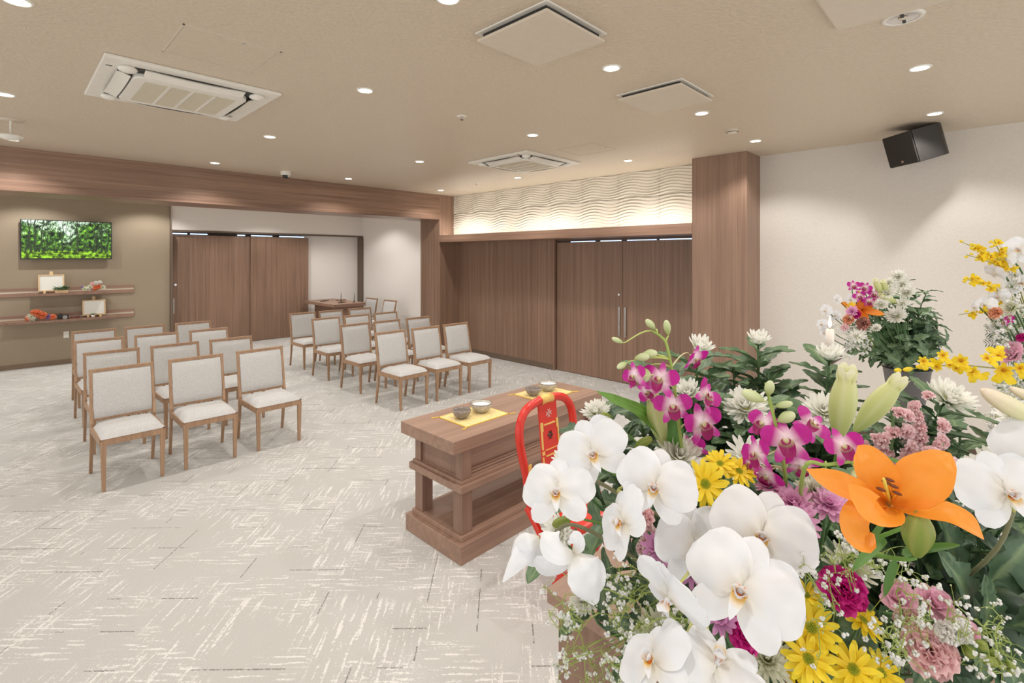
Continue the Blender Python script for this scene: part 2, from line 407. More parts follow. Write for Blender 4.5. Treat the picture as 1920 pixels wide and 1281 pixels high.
for x, y, l in ((1.4, 0.33, 'nearest to the camera'), (0.05, 1.72, 'left of the camera'), (0.05, 0.33, 'just above the camera'), (1.4, -1.05, 'behind the flowers'), (0.05, -1.05, 'behind the camera'), (2.6, -1.05, 'above the altar end'), (3.9, -1.05, 'beside the beige wall')):
    downlight(x, y, 'added unseen downlight brightening the flowers, '+l, 0.52)  # unseen lamps, added to brighten the foreground flowers
for x, y in ((0.35, 10.6), (1.9, 10.6), (3.9, 10.3), (5.3, 9.9), (2.6, 9.0), (0.4, 9.0), (-1.2, 10.6), (4.7, 8.9)):
    downlight(x, y, 'recessed downlight behind the wooden beam over the back area', 1.38)
# unlit adjustable downlight
t = thing('adjustable_downlight', 'unlit silver adjustable downlight beside the cut off ceiling vent at the top right', 'ceiling light', (3.033, 0.32, CZ))
MB().lathe([(0.062, -0.001), (0.064, -0.007), (0.083, -0.005), (0.086, 0)], 28, close=False).build('trim_ring', M['white'], t, smooth=True)
MB().lathe([(0.001, 0.0), (0.03, -0.001), (0.062, -0.004)], 24, close=False).build('reflector', M['chrome'], t, smooth=True)
MB().box(-0.06, 0.06, -0.006, 0.006, -0.007, -0.003).build('baffle', M['darkgap'], t)
MB().sphere((0.0, 0, -0.004), 0.02, sc=(1, 1, 0.3)).build('bulb', M['offwhite'], t)
# cassettes
def cassette(x, y, label):
    t = thing('air_conditioner', label, 'air conditioner', (x, y, CZ), group='ceiling cassette air conditioners')
    MB().box(-0.485, 0.485, -0.485, 0.485, -0.022, 0).build('panel', M['white'], t, bevel=0.006)
    def rsq(h, r, n=6):
        p = []
        for k, (sx, sy) in enumerate(((1, 1), (-1, 1), (-1, -1), (1, -1))):
            for i in range(n+1):
                a = k*PI/2+i/n*PI/2; p.append((sx*(h-r)+r*math.cos(a), sy*(h-r)+r*math.sin(a)))
        return p
    dk = MB().prism(rsq(0.40, 0.10), Matrix.Translation((0, 0, -0.026)), 0.004); dk.build('air_outlet', M['darkgap'], t)
    MB().prism(rsq(0.325, 0.07), Matrix.Translation((0, 0, -0.055)), 0.034).build('centre_panel', M['white'], t, bevel=0.008)
    for k in range(4):
        R = Matrix.Rotation(k*PI/2, 4, 'Z')
        f = MB()
        f.grid(lambda a, b: R @ Vector(((a-0.5)*0.56, 0.335+0.07*b, -0.05+0.020*math.sin(PI*b*0.5)-0.008*(1-(2*a-1)**2))), 12, 3)
        f.grid(lambda a, b: R @ Vector(((0.5-a)*0.56, 0.335+0.07*b, -0.044+0.020*math.sin(PI*b*0.5)-0.008*(1-(2*a-1)**2))), 12, 3)
        f.build('louvre', M['white'], t, smooth=True)
        MB().sphere(R @ Vector((0.362, 0.362, -0.034)), 0.05, 14, 8, (1, 1, 0.42)).build('corner_cap', M['white'], t, smooth=True)
    g = MB().box(-0.26, 0.26, -0.25, 0.25, -0.058, -0.054).build('intake_grille', M['grille'], t)
    for k in (-1, 0, 1): MB().box(k*0.13-0.008, k*0.13+0.008, -0.25, 0.25, -0.0615, -0.058).build('rib', M['white'], g)
    sl = MB()
    for k in range(24): sl.box(-0.255, 0.255, -0.245+k*0.0213, -0.243+k*0.0213, -0.0595, -0.058)
    sl.build('slats', M['offwhite'], g, kind='stuff')
    MB().box(-0.46, -0.43, -0.33, -0.32, -0.024, -0.021).build('sensor', M['darkgap'], t)
cassette(0.89, 4.078, 'large white ceiling air conditioner at the upper left')
cassette(4.43, 4.10, 'smaller looking far ceiling air conditioner near the wave tiles')
def vent(x0, x1, y0, y1, label, drop=0.03):
    cx, cy = (x0+x1)/2, (y0+y1)/2; hx, hy = (x1-x0)/2, (y1-y0)/2
    t = thing('ceiling_vent', label, 'air vent', (cx, cy, CZ), group='square ceiling vents')
    MB().box(-hx, hx, -hy, hy, -0.008, 0).build('frame', M['white'], t, bevel=0.003)
    MB().box(-hx+0.03, hx-0.03, -hy+0.03, hy-0.03, -0.009-drop*0.5, -0.008).build('duct_opening', M['darkgap'], t)
    pl = MB().box(-hx+0.008, hx-0.008, -hy+0.008, hy-0.008, -0.018-drop, -0.004-drop).build('cover_plate', M['offwhite'], t, bevel=0.004)
    for i in (-1, 1):
        for j in (-1, 1): MB().tube([(i*(hx-0.05), j*(hy-0.05), -0.004-drop), (i*(hx-0.05), j*(hy-0.05), -0.006)], 0.005).build('hanger', M['chrome'], t)
vent(1.70, 2.18, 1.435, 1.92, 'large square ceiling vent with hanging plate at the top centre')
vent(3.055, 3.56, 1.445, 1.935, 'smaller looking square ceiling vent right of the large downlight', 0.022)
vent(2.45, 2.935, 0.09, 0.576, 'square ceiling vent cut off by the top right edge', 0.004)
def hatch(x0, x1, y0, y1, label):
    t = thing('access_hatch', label, 'ceiling hatch', ((x0+x1)/2, (y0+y1)/2, CZ), group='ceiling access hatches')
    hx, hy = (x1-x0)/2, (y1-y0)/2; m = MB(); w = 0.008
    m.box(-hx, hx, -hy, -hy+w, -0.003, 0); m.box(-hx, hx, hy-w, hy, -0.003, 0); m.box(-hx, -hx+w, -hy, hy, -0.003, 0); m.box(hx-w, hx, -hy, hy, -0.003, 0)
    m.build('frame', M['offwhite'], t)
    MB().box(-hx+w+0.003, hx-w-0.003, -hy+w+0.003, hy-w-0.003, -0.0015, 0).build('hatch_door', M['ceil'], t)
    MB().lathe([(0.001, -0.004), (0.01, -0.004), (0.01, 0)], 12, c=(0.05, -hy+0.03, 0), close=False).build('latch', M['chrome'], t)
hatch(0.628, 1.103, 2.88, 3.35, 'square access hatch in the ceiling beside the left air conditioner')
hatch(4.175, 4.61, 2.915, 3.385, 'faint access hatch in the ceiling above the right wave tiles')
def sprinkler(x, y, label):
    t = thing('sprinkler', label, 'sprinkler', (x, y, CZ), group='ceiling sprinklers')
    MB().lathe([(0.001, -0.004), (0.025, -0.006), (0.042, -0.002), (0.043, 0)], 20, close=False).build('escutcheon', M['white'], t, smooth=True)
    MB().tube([(0, 0, -0.003), (0, 0, -0.028)], 0.006).lathe([(0.001, -0.03), (0.016, -0.03), (0.016, -0.027), (0.001, -0.027)], 10).build('spray_head', M['chrome'], t)
sprinkler(2.636, 3.138, 'small white sprinkler head in the middle of the ceiling')
sprinkler(5.164, 5.798, 'tiny sprinkler head near the far ceiling corner')
t = thing('smoke_detector', 'flat white smoke detector right of the smaller square vent', 'smoke detector', (4.64, 1.716, CZ))
MB().lathe([(0.001, -0.035), (0.035, -0.035), (0.048, -0.02), (0.052, -0.012), (0.052, 0)], 24, close=False).build('housing', M['offwhite'], t, smooth=True)
MB().lathe([(0.049, -0.022), (0.051, -0.022), (0.051, -0.018), (0.049, -0.018)], 24).build('sensor_slot', M['darkgap'], t)
t = thing('heat_sensor', 'white sensor hanging from a short rod at the far left of the ceiling', 'sensor', (0.058, 5.949, CZ))
MB().lathe([(0.001, -0.008), (0.075, -0.006), (0.08, 0)], 24, close=False).build('ceiling_plate', M['offwhite'], t, smooth=True)
MB().tube([(0, 0, -0.006), (0, 0, -0.13)], 0.008).build('rod', M['white'], t)
MB().lathe([(0.001, -0.17), (0.05, -0.165), (0.085, -0.145), (0.085, -0.13), (0.001, -0.125)], 24).build('sensor_head', M['white'], t, smooth=True)
t = thing('dome_camera', 'white dome security camera just above the wooden beam', 'camera', (2.689, 6.885, CZ))
MB().lathe([(0.001, -0.05), (0.062, -0.05), (0.066, -0.03), (0.066, 0)], 24, close=False).build('housing', M['white'], t, bevel=0.003)
MB().sphere((0, 0, -0.05), 0.045).build('dome', M['black'], t, smooth=True)
MB().sphere((0.02, -0.035, -0.06), 0.015).build('lens', M['chrome'], t, smooth=True)
MB().box(-0.17, 0.17, -0.012, 0.012, -0.004, 0).build('slot_vent', M['offwhite'], loc=(5.62, 6.72, CZ), label='thin slot in the ceiling near the far corner', cat='vent')
MB().box(-0.09, 0.09, -0.03, 0, -0.02, 0.02).build('wall_fixture', M['white'], loc=(3.57, 11.30, 2.78), label='small white fixture on the white wall above the back doors', cat='fixture')

# speaker on the beige wall
t = thing('speaker', 'black loudspeaker mounted high on the beige wall', 'speaker', (5.68, 0.47, 2.80))
S = Matrix.Rotation(math.radians(-45), 4, 'Z') @ Matrix.Rotation(math.radians(-16), 4, 'Y') @ Matrix.Scale(1.28, 4)
prof = [(-0.15, -0.13), (-0.15, 0.13)]+[(-0.02+0.15*math.sin(a), 0.13*math.cos(a)) for a in [i*PI/12 for i in range(1, 12)]]
MB().prism(prof, S @ Matrix.Translation((0, 0, -0.11)), 0.22).build('cabinet', M['black'], t, bevel=0.005)
MB().box(-0.158, -0.15, -0.122, 0.122, -0.102, 0.102, M=S).build('grille', M['black'], t, bevel=0.002)
MB().box(-0.161, -0.158, -0.01, 0.01, -0.09, -0.075, M=S).build('badge', M['chrome'], t)
MB().bar((0.05, 0, 0.05), (0.38, 0, 0.06), 0.05, 0.05, (0, 0, 1)).box(0.37, 0.40, -0.08, 0.08, -0.03, 0.14).build('wall_bracket', M['black'], t)

# ------------------------------------------------------------------ TV wall
t = thing('television', 'wall mounted television showing a green forest', 'television', (0.79, YT, 2.085))
MB().box(-0.575, 0.575, -0.085, -0.055, -0.325, 0.325).build('frame', M['screen_frame'], t, bevel=0.003)
MB().box(-0.3, 0.3, -0.055, 0, -0.2, 0.2).build('wall_mount', M['black'], t)
NU, NV = 300, 168
rr = random.Random(3)
trunks = [(0.05, 0.014, 0.06), (0.095, 0.018, -0.03), (0.14, 0.02, 0.0), (0.19, 0.014, 0.05), (0.27, 0.006, 0), (0.43, 0.013, 0.02), (0.61, 0.015, -0.01), (0.53, 0.005, 0.01), (0.79, 0.009, 0.03), (0.82, 0.007, -0.02), (0.885, 0.018, 0.0), (0.95, 0.014, 0.05), (0.70, 0.005, 0), (0.35, 0.005, 0.01)]
trunks += [(rr.random(), 0.002+0.003*rr.random(), rr.uniform(-.02, .02)) for _ in range(26)]
def forest(uu, vv):
    p = Vector((uu*9, vv*4.4, 0))
    n1 = noise.fractal(p*2.6, 1.0, 2.0, 5); n2 = noise.noise(p*14); n3 = noise.noise(p*0.9+Vector((4, 2, 0)))
    if vv < 0.2:
        g = 0.35+0.9*n1+0.3*n2+0.3*(noise.noise(Vector((uu*6, vv*30, 2)))); g = max(0.06, min(1, g))
        c = (0.30*g, 0.62*g, 0.03*g)
    else:
        g = 0.42+0.75*n1+0.45*n2+0.35*n3
        g = max(0.03, min(1.1, g)); c = (0.20*g*g, 0.46*g*g+0.05*g, 0.035*g)
        sky = noise.noise(Vector((uu*5+3, vv*4, 7)))*0.9+(vv-0.62)*1.5+n2*0.7+n1*.5-abs(uu-0.33)*0.9
        if sky > 0.12: k = min(1, (sky-0.12)*3); c = tuple(a*(1-k)+b*k for a, b in zip(c, (0.62, 0.85, 0.66)))
        if vv < 0.42: c = tuple(a*0.65 for a in c)
    for x, w_, sl in trunks:
        if vv > 0.16 and abs(uu-(x+sl*(vv-0.2)+0.006*math.sin(vv*14+x*40))) < w_*(1.15-0.55*vv)*0.6:
            c = (0.02, 0.035, 0.015); break
    if vv > 0.55:
        for x, w_, sl in trunks[:12]:
            for q in (0.08, -0.07, 0.13):
                if abs((uu-x-sl*.5)-q*(vv-0.55)*1.6) < 0.0022: c = (0.03, 0.05, 0.02)
    return c+(1,)
scr = MB(); scr.grid(lambda a, b: Vector((-0.562+1.124*a, -0.0865, -0.305+0.617*b)), NU, NV, forest)
scr.build('screen', attr_mat('forest_picture', 0.3, 0, 0, 0.42), t)
# rails and shelves
for z, l in ((1.225, 'upper horizontal wooden rail on the taupe wall'), (0.79, 'lower horizontal wooden rail on the taupe wall')):
    t = thing('wall_rail', l, 'rail', (0, YT, z), group='wooden rails on the taupe wall')
    MB().box(XL, 1.69, -0.02, 0, 0.022, 0.07).build('upper_board', M['table_wood'], t, bevel=0.002)
    MB().box(XL, 1.69, -0.02, 0, -0.07, -0.008).build('lower_board', M['table_wood'], t, bevel=0.002)
    MB().box(XL, 1.685, -0.012, 0, -0.008, 0.022).build('pale_groove', M['offwhite'], t)
for x0, x1, z, l in ((0.33, 1.27, 1.19, 'upper narrow wooden wall shelf below the television'), (0.04, 1.41, 0.755, 'lower narrow wooden wall shelf')):
    t = thing('wall_shelf', l, 'shelf', ((x0+x1)/2, YT, z), group='wooden wall shelves'); hx = (x1-x0)/2
    MB().box(-hx, hx, -0.24, -0.02, -0.013, 0.013).build('board', M['table_wood'], t, bevel=0.002)
    MB().box(-hx, hx, -0.246, -0.24, -0.02, 0.016).build('front_edge', M['table_wood_v'], t)
MB().box(-0.035, 0.035, -0.008, 0, -0.055, 0.055).build('wall_outlet', M['white'], loc=(0.77, YT, 0.49), bevel=0.003, label='white wall outlet plate under the lower shelf', cat='outlet')
MB().box(-0.008, 0, -0.03, 0.03, -0.055, 0.055).build('light_switch', M['white'], loc=(6.29, 11.0, 1.22), bevel=0.003, label='white light switch on the white side wall', cat='switch')
def easel(x, z, wd, ht, label, tilt):
    t = thing('framed_board', label, 'picture frame', (x, YT-0.14, z), group='framed boards on easels')
    R = Matrix.Rotation(-math.radians(tilt), 4, 'X')
    def bx(*a): return MB().box(*a, M=R)
    b = 0.055
    MB().box(-wd/2, wd/2, 0, 0.012, b, b+ht, M=R).build('board', M['paper'], t)
    fr = MB(); k = 0.018
    for a in ((-wd/2-k, wd/2+k, b-k, b), (-wd/2-k, wd/2+k, b+ht, b+ht+k), (-wd/2-k, -wd/2, b, b+ht), (wd/2, wd/2+k, b, b+ht)): fr.box(a[0], a[1], -0.008, 0.014, a[2], a[3], M=R)
    fr.build('frame', M['light_wood'], t, bevel=0.002)
    for s in (-1, 1): MB().box(s*wd*0.3-0.014, s*wd*0.3+0.014, -0.02, 0.03, 0, b-k, M=R).build('leg', M['light_wood'], t)
    MB().box(-0.022, 0.022, 0.012, 0.028, 0.02, b+ht+0.075, M=R).build('easel_post', M['light_wood'], t, bevel=0.004)
easel(0.58, 1.203, 0.28, 0.235, 'blank framed board on an easel on the upper shelf', 8)
easel(1.12, 0.768, 0.27, 0.225, 'blank framed board on an easel on the lower shelf', 8)

def C(*a): return lin(a)
# ---------------------------------------------------------------- petals
def halfw(t, a, b):
    tm_ = a/(a+b); mx = (tm_**a)*((1-tm_)**b)
    return 0.0 if t <= 0 or t >= 1 else (t**a)*((1-t)**b)/mx
def petal(mb, L, W, a=0.6, b=0.5, cup=0.0, bend=0.0, ruf=0.0, X=None, cf=None, nu=8, nv=6, base=0.0, seed=0.0, lobes=0, fold=0.0, notch=0.0):
    """petal along +Y, normal +Z; bend lifts the tip (+) or drops it (-)"""
    def fn(u_, v_):
        t = u_; s = v_*2-1; tt = min(max(t, 0.0), 0.995)
        h = W/2*max(halfw(tt, a, b), base*(1-t))
        if lobes: h *= 0.72+0.45*abs(math.sin(t*PI*lobes+0.4))
        y = L*t; 
        if notch: y -= L*notch*(1-abs(s))**2*t**6
        z = cup*W*(s*s)*math.sin(PI*min(1, t+0.15)) + bend*L*t*t + fold*abs(s)*h
        if ruf: z += ruf*L*noise.noise(Vector((s*2.1+seed, t*2.6, seed)))*(0.3+abs(s))
        return (X @ Vector((s*h, y, z))) if X else Vector((s*h, y, z))
    mb.grid(fn, nu, nv, cf); return mb
def RX(a): return Matrix.Rotation(math.radians(a), 4, 'X')
def RY(a): return Matrix.Rotation(math.radians(a), 4, 'Y')
def RZ(a): return Matrix.Rotation(math.radians(a), 4, 'Z')
def TR(x, y, z): return Matrix.Translation((x, y, z))
def mixc(a, b, k): k = max(0, min(1, k)); return tuple(p*(1-k)+q*k for p, q in zip(a, b))
def flat(c, c2=None, seed=0):
    c2 = c2 or c
    return lambda u_, v_: mixc(c, c2, 0.5+0.9*noise.noise(Vector((u_*3+seed, v_*2, seed))))

# facing matrix: origin p, local Z = facing, given in view-relative (right, up, toward camera)
def facing(p, r=0.0, u_=0.0, t=1.0, roll=0.0, s=1.0):
    T = (Vector((0, 0, CH))-p).normalized(); R_ = UP.cross(T).normalized(); U_ = T.cross(R_)
    z = (R_*r+U_*u_+T*t).normalized()
    y = (U_-z*U_.dot(z))
    if y.length < 0.1: y = T*-1-z*(-T.dot(z))
    y.normalize(); x = y.cross(z)
    m = Matrix((x, y, z)).transposed().to_4x4()
    return Matrix.Translation(p) @ m @ RZ(roll) @ Matrix.Scale(s, 4)

# ------------------------------------------------------------------ chairs
def make_chair():
    t = thing('dining_chair', '', 'chair')
    cw = M['chair_wood']
    for s in (-1, 1):      # front legs (front faces -Y), chair origin under the seat centre
        MB().bar((s*0.187, -0.215, 0.0), (s*0.190, -0.215, 0.385), 0.024, 0.024, (0, 1, 0), 0.036, 0.036).build('leg', cw, t, bevel=0.003)
    for s in (-1, 1):      # back legs, swept back at floor, run up into the back stile
        m = MB(); P = [(0.275, 0.0, 0.024), (0.232, 0.24, 0.034), (0.218, 0.43, 0.044), (0.235, 0.52, 0.030), (0.262, 0.68, 0.026), (0.293, 0.845, 0.022)]
        vs = []
        for y, z, d_ in P:
            for i, j in ((-1, -1), (1, -1), (1, 1), (-1, 1)): vs.append((s*0.212+i*0.0115, y+j*d_/2, z))
        fs = [(3, 2, 1, 0)]; n = len(P)
        for k in range(n-1): fs += [(4*k+a, 4*k+(a+1) % 4, 4*k+4+(a+1) % 4, 4*k+4+a) for a in range(4)]
        fs.append(tuple(4*(n-1)+a for a in range(4)))
        m.add(vs, fs).build('leg', cw, t, bevel=0.003)
    f = MB(); f.box(-0.200, 0.200, -0.228, -0.208, 0.352, 0.402); f.box(-0.20, 0.20, 0.205, 0.225, 0.352, 0.402)
    for s in (-1, 1): f.add([(s*0.203-0.009, -0.21, 0.352), (s*0.203+0.009, -0.21, 0.352), (s*0.212+0.009, 0.21, 0.352), (s*0.212-0.009, 0.21, 0.352), (s*0.203-0.009, -0.21, 0.402), (s*0.203+0.009, -0.21, 0.402), (s*0.212+0.009, 0.21, 0.402), (s*0.212-0.009, 0.21, 0.402)],
                            [(3, 2, 1, 0), (4, 5, 6, 7), (0, 1, 5, 4), (1, 2, 6, 5), (2, 3, 7, 6), (3, 0, 4, 7)])
    f.build('seat_frame', cw, t, bevel=0.002)
    def cushion(a, b):
        x = (a*2-1); y = (b*2-1); e = 1-(1-max(0, 1-abs(x)**5.0)**0.45*max(0, 1-abs(y)**5.0)**0.45)
        return Vector((x*(0.205 if y < 0 else 0.205)*(1.0), -0.012+y*0.222, 0.402+0.052*e))
    sc = MB().grid(cushion, 16, 16)
    o = len(sc.v); sc.add([(-0.205, -0.234, 0.402), (0.205, -0.234, 0.402), (0.205, 0.21, 0.402), (-0.205, 0.21, 0.402)], [(3, 2, 1, 0)])
    sc.build('seat', M['fabric'], t, smooth=True)
    def back(side):
        def fn(a, b):
            x = a*2-1; z = 0.455+0.372*b; e = (max(0, 1-abs(x)**7)**0.4)*(max(0, 1-abs(b*2-1)**9)**0.4)
            yb = 0.222+(z-0.455)*0.176-0.010*math.sin(PI*b)
            return Vector((x*0.198*(1 if side < 0 else 1), yb+side*(0.004+0.016*e), z))
        return fn
    bk = MB(); bk.grid(back(-1), 10, 12); o = len(bk.v); bk.grid(lambda a, b: back(1)(1-a, b), 10, 12)
    bk.build('backrest', M['fabric'], t, smooth=True)
    MB().bar((-0.224, 0.2955, 0.845), (0.224, 0.2955, 0.845), 0.027, 0.028, (0, 0, 1)).build('top_rail', cw, t, bevel=0.003)
    MB().box(-0.2, 0.2, 0.214, 0.232, 0.44, 0.462).build('lower_rail', cw, t)
    return t
left = [('nearest row', 4.905, (0.735, 1.283, 1.855)), ('second row', 5.885, (0.78, 1.325, 1.868)),
        ('third row', 6.885, (0.795, 1.335, 1.905)), ('rear row', 7.83, (0.84, 1.378, 1.94))]
right = [('nearest row', 4.995, (3.448, 3.985, 4.51)), ('second row', 5.98, (3.485, 4.005, 4.56)),
         ('third row', 6.95, (3.515, 4.04, 4.58)), ('rear row', 7.91, (3.565, 4.07, 4.62))]
posn = ('left', 'middle', 'right')
base_chair = make_chair(); first = True
for blk, rows in (('left block', left), ('right block', right)):
    for rn, y, xs in rows:
        for i, x in enumerate(xs):
            lb = 'light grey upholstered wooden chair, %s of the %s, %s' % (posn[i], rn, blk)
            jx, jr = 0, math.radians(((i*37+int(y*13)) % 5-2)*0.5)
            if first: c = base_chair; c['label'] = lb; c.location = (x, y+0.215, 0); c.rotation_euler = (0, 0, jr); first = False
            else: c = dup(base_chair, lb, (x, y+0.215, 0), jr)
            c['group'] = 'grey upholstered chairs in rows'
for y, lb in ((10.23, 'sideways grey chair by the white wall, left one of two'), (9.46, 'sideways grey chair by the white wall, right one of two')):
    c = dup(base_chair, lb, (5.64, y, 0), -PI/2+math.radians(4)); c['group'] = 'sideways chairs by the white wall'

# ------------------------------------------------------------------ desk at the back
t = thing('reception_table', 'wooden reception table with open left side behind the right chairs', 'table', (5.14, 10.5, 0))
MB().box(-0.36, 0.36, -0.74, 0.74, 0.755, 0.815).build('tabletop', M['table_wood'], t, bevel=0.003)
MB().box(-0.12, 0.30, -0.70, -0.64, 0, 0.755).build('side_panel', M['table_wood_v'], t, bevel=0.002)
MB().box(-0.12, 0.30, 0.64, 0.70, 0, 0.755).build('side_panel', M['table_wood_v'], t, bevel=0.002)
MB().box(-0.12, -0.09, -0.64, 0.64, 0.45, 0.755).build('modesty_panel', M['table_wood_v'], t)
for (x, y, l) in ((5.03, 10.72, 'pen tray at the back of the reception table'), (5.13, 10.1, 'pen tray at the front of the reception table')):
    t = thing('pen_tray', 'dark '+l, 'tray', (x, y, 0.815), 0.5)
    MB().box(-0.11, 0.11, -0.035, 0.035, 0, 0.006).box(-0.11, 0.11, -0.035, -0.030, 0.006, 0.014).box(-0.11, 0.11, 0.03, 0.035, 0.006, 0.014).build('tray', M['skirting'], t)
    MB().tube([(-0.08, 0.0, 0.013), (0.08, 0.005, 0.013)], 0.005).build('pen', M['black'], t)
for (x, y, l) in ((5.23, 10.35, 'left pen standing upright in a holder on the reception table'), (5.33, 9.95, 'right pen standing upright in a holder on the reception table')):
    t = thing('pen_stand', l, 'pen stand', (x, y, 0.815))
    MB().lathe([(0.001, 0), (0.03, 0), (0.026, 0.012), (0.012, 0.02), (0.012, 0.045), (0.001, 0.045)], 14).build('base', M['skirting'], t)
    MB().tube([(0, 0, 0.03), (0.004, 0, 0.12), (0.008, 0, 0.21)], [0.007, 0.006, 0.002]).build('pen', M['black'], t)
MB().box(-0.09, 0.09, -0.06, 0.06, 0, 0.03).build('wooden_box', M['table_wood'], loc=(5.36, 10.6, 0.815), bevel=0.002, label='small wooden box behind the left upright pen', cat='box')

# ------------------------------------------------------------------ incense table
t = thing('incense_table', 'long brown wooden incense table with recessed side panels and a stepped base', 'table', (1.835, 2.26, 0))
LX, LY = 1.525, 0.545; tw, tv = M['table_wood'], M['table_wood_v']
MB().box(0, LX, 0, LY, 0.643, 0.72).build('tabletop', tw, t, bevel=0.003)
x0, x1, y0, y1 = 0.075, LX-0.075, 0.012, LY-0.055
def ring(m, e, z0, z1): m.box(x0-e, x1+e, y0-e, y1+e, z0, z1)
for (a, b) in ((x0, x0+0.075), (x1-0.075, x1)):
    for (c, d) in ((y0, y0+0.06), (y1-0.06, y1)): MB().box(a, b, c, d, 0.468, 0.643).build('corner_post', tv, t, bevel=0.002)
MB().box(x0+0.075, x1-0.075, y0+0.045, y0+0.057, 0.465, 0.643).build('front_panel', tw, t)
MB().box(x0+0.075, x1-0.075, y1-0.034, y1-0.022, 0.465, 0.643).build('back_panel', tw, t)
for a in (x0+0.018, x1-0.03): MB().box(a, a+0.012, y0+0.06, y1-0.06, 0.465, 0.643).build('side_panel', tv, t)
for k, (zz, dd) in enumerate(((0.472, 0.0), (0.487, 0.009), (0.500, 0.016))):
    MB().box(x0+0.075, x1-0.075, y0+0.004+dd*1.6, y0+0.046, zz-0.0075, zz+0.0045).build('moulding', tw, t, bevel=0.002)
MB().box(x0+0.012, x0+0.02, y0+0.06, y1-0.06, 0.465, 0.478).build('moulding', tv, t, bevel=0.002)
m = MB(); ring(m, 0.012, 0.449, 0.468); m.build('upper_ledge', tw, t, bevel=0.002)
m = MB(); ring(m, 0.03, 0.405, 0.449); m.build('lower_ledge', tw, t, bevel=0.004)
m = MB(); lw = 0.082
for a in (x0, x1-lw):
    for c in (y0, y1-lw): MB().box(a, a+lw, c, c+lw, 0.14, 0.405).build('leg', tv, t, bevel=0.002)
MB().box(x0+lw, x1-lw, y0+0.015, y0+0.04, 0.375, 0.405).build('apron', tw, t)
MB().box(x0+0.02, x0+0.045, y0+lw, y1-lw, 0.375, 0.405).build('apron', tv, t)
m = MB(); ring(m, 0.014, 0.11, 0.142); m.build('base_step', tw, t, bevel=0.003)
m = MB(); ring(m, 0.045, 0.0, 0.11)
m.build('plinth', tw, t, bevel=0.004)
def placemat(x, y, label):
    t = thing('brocade_mat', label, 'mat', (x, y, 0.7205), group='brocade mats on the incense table')
    MB().box(-0.187, 0.187, -0.14, 0.14, 0, 0.004).build('cloth', M['brocade'], t)
    e = MB(); e.box(-0.19, 0.19, -0.143, -0.139, 0, 0.0055); e.box(-0.19, 0.19, 0.139, 0.143, 0, 0.0055); e.box(-0.19, -0.186, -0.143, 0.143, 0, 0.0055); e.box(0.186, 0.19, -0.143, 0.143, 0, 0.0055)
    e.build('edging', M['yellow_trim'], t)
    for i in (-1, 1):
        for j in (-1, 1):
            p = Vector((i*0.19, j*0.143, 0.003)); d = Vector((i, j*0.4, 0)).normalized()
            m = MB().sphere(p+d*0.008, 0.006, 8, 5)
            for k in range(5): q = d+Vector((-d.y, d.x, 0))*(k-2)*0.12; m.tube([p+d*0.01, p+q*0.05], [0.0015, 0.0008], 4)
            m.build('tassel', M['yellow_trim'], t)
placemat(2.243, 2.54, 'gold brocade mat on the left half of the incense table')
placemat(2.993, 2.56, 'gold brocade mat on the right half of the incense table')
def bowl(x, y, r, h, m_, fill, label, grp):
    t = thing('incense_bowl', label, 'bowl', (x, y, 0.7262), group=grp)
    pr = [(0.001, 0.0), (r*0.5, 0.0), (r*0.52, 0.004), (r*0.80, h*0.33), (r*0.97, h*0.7), (r, h), (r*0.93, h), (r*0.90, h*0.78), (r*0.8, h*0.5), (0.001, h*0.45)]
    MB().lathe(pr, 32, close=False).build('bowl', m_, t, smooth=True)
    MB().lathe([(r*0.995, h*0.92), (r*1.02, h*0.97), (r*1.0, h*1.02), (r*0.93, h*1.02)], 32, close=False).build('rim', M['bowl_dark'], t, smooth=True)
    MB().lathe([(0.001, h*0.80), (r*0.6, h*0.79), (r*0.93, h*0.76)], 24, close=False).build('ash' if fill == 'ash' else 'incense_chips', M[fill], t, smooth=True)
bowl(2.145, 2.555, 0.062, 0.055, M['bowl_dark'], 'incense', 'small dark bowl of incense chips on the left brocade mat', 'small incense bowls')
bowl(2.325, 2.56, 0.075, 0.062, M['bowl'], 'ash', 'large grey bowl of white ash on the left brocade mat', 'large ash bowls')
bowl(2.885, 2.575, 0.062, 0.055, M['bowl_dark'], 'incense', 'small dark bowl of incense chips on the right brocade mat', 'small incense bowls')
bowl(3.075, 2.585, 0.075, 0.062, M['bowl'], 'ash', 'large grey bowl of white ash on the right brocade mat', 'large ash bowls')

# ------------------------------------------------------------------ red lacquered folding chair
t = thing('priest_chair', 'red lacquered folding chair with horseshoe back and gilt splat in front of the incense table', 'chair', (2.222, 1.85, 0))
def bk(x, z): return Vector((x, 0.0+(z-0.6)*0.10, z))
hs = [bk(-0.185, 0.40), bk(-0.20, 0.5), bk(-0.208, 0.6), bk(-0.228, 0.70), bk(-0.240, 0.80), bk(-0.226, 0.88), bk(-0.175, 0.94), bk(-0.09, 0.966), bk(0, 0.973)]
hs = hs+[Vector((-p.x, p.y, p.z)) for p in hs[-2::-1]]
sp_ = []
for i in range(len(hs)-1):
    for k in range(4):
        a, b, c, d = hs[max(i-1, 0)], hs[i], hs[i+1], hs[min(i+2, len(hs)-1)]; u_ = k/4
        sp_.append(0.5*((2*b)+(c-a)*u_+(2*a-5*b+4*c-d)*u_*u_+(3*b-a-3*c+d)*u_**3))
sp_.append(hs[-1])
MB().tube(sp_, 0.0245, 10).build('horseshoe_back', M['red'], t, smooth=True)
SM = Matrix.Translation((0, 0, 0.6)) @ RX(-5.7)
def sb(x0_, x1_, z0_, z1_, y0_=-0.014, y1_=0.0, m=None):
    return (m or MB()).box(x0_, x1_, y0_, y1_, z0_-0.6, z1_-0.6, M=SM)
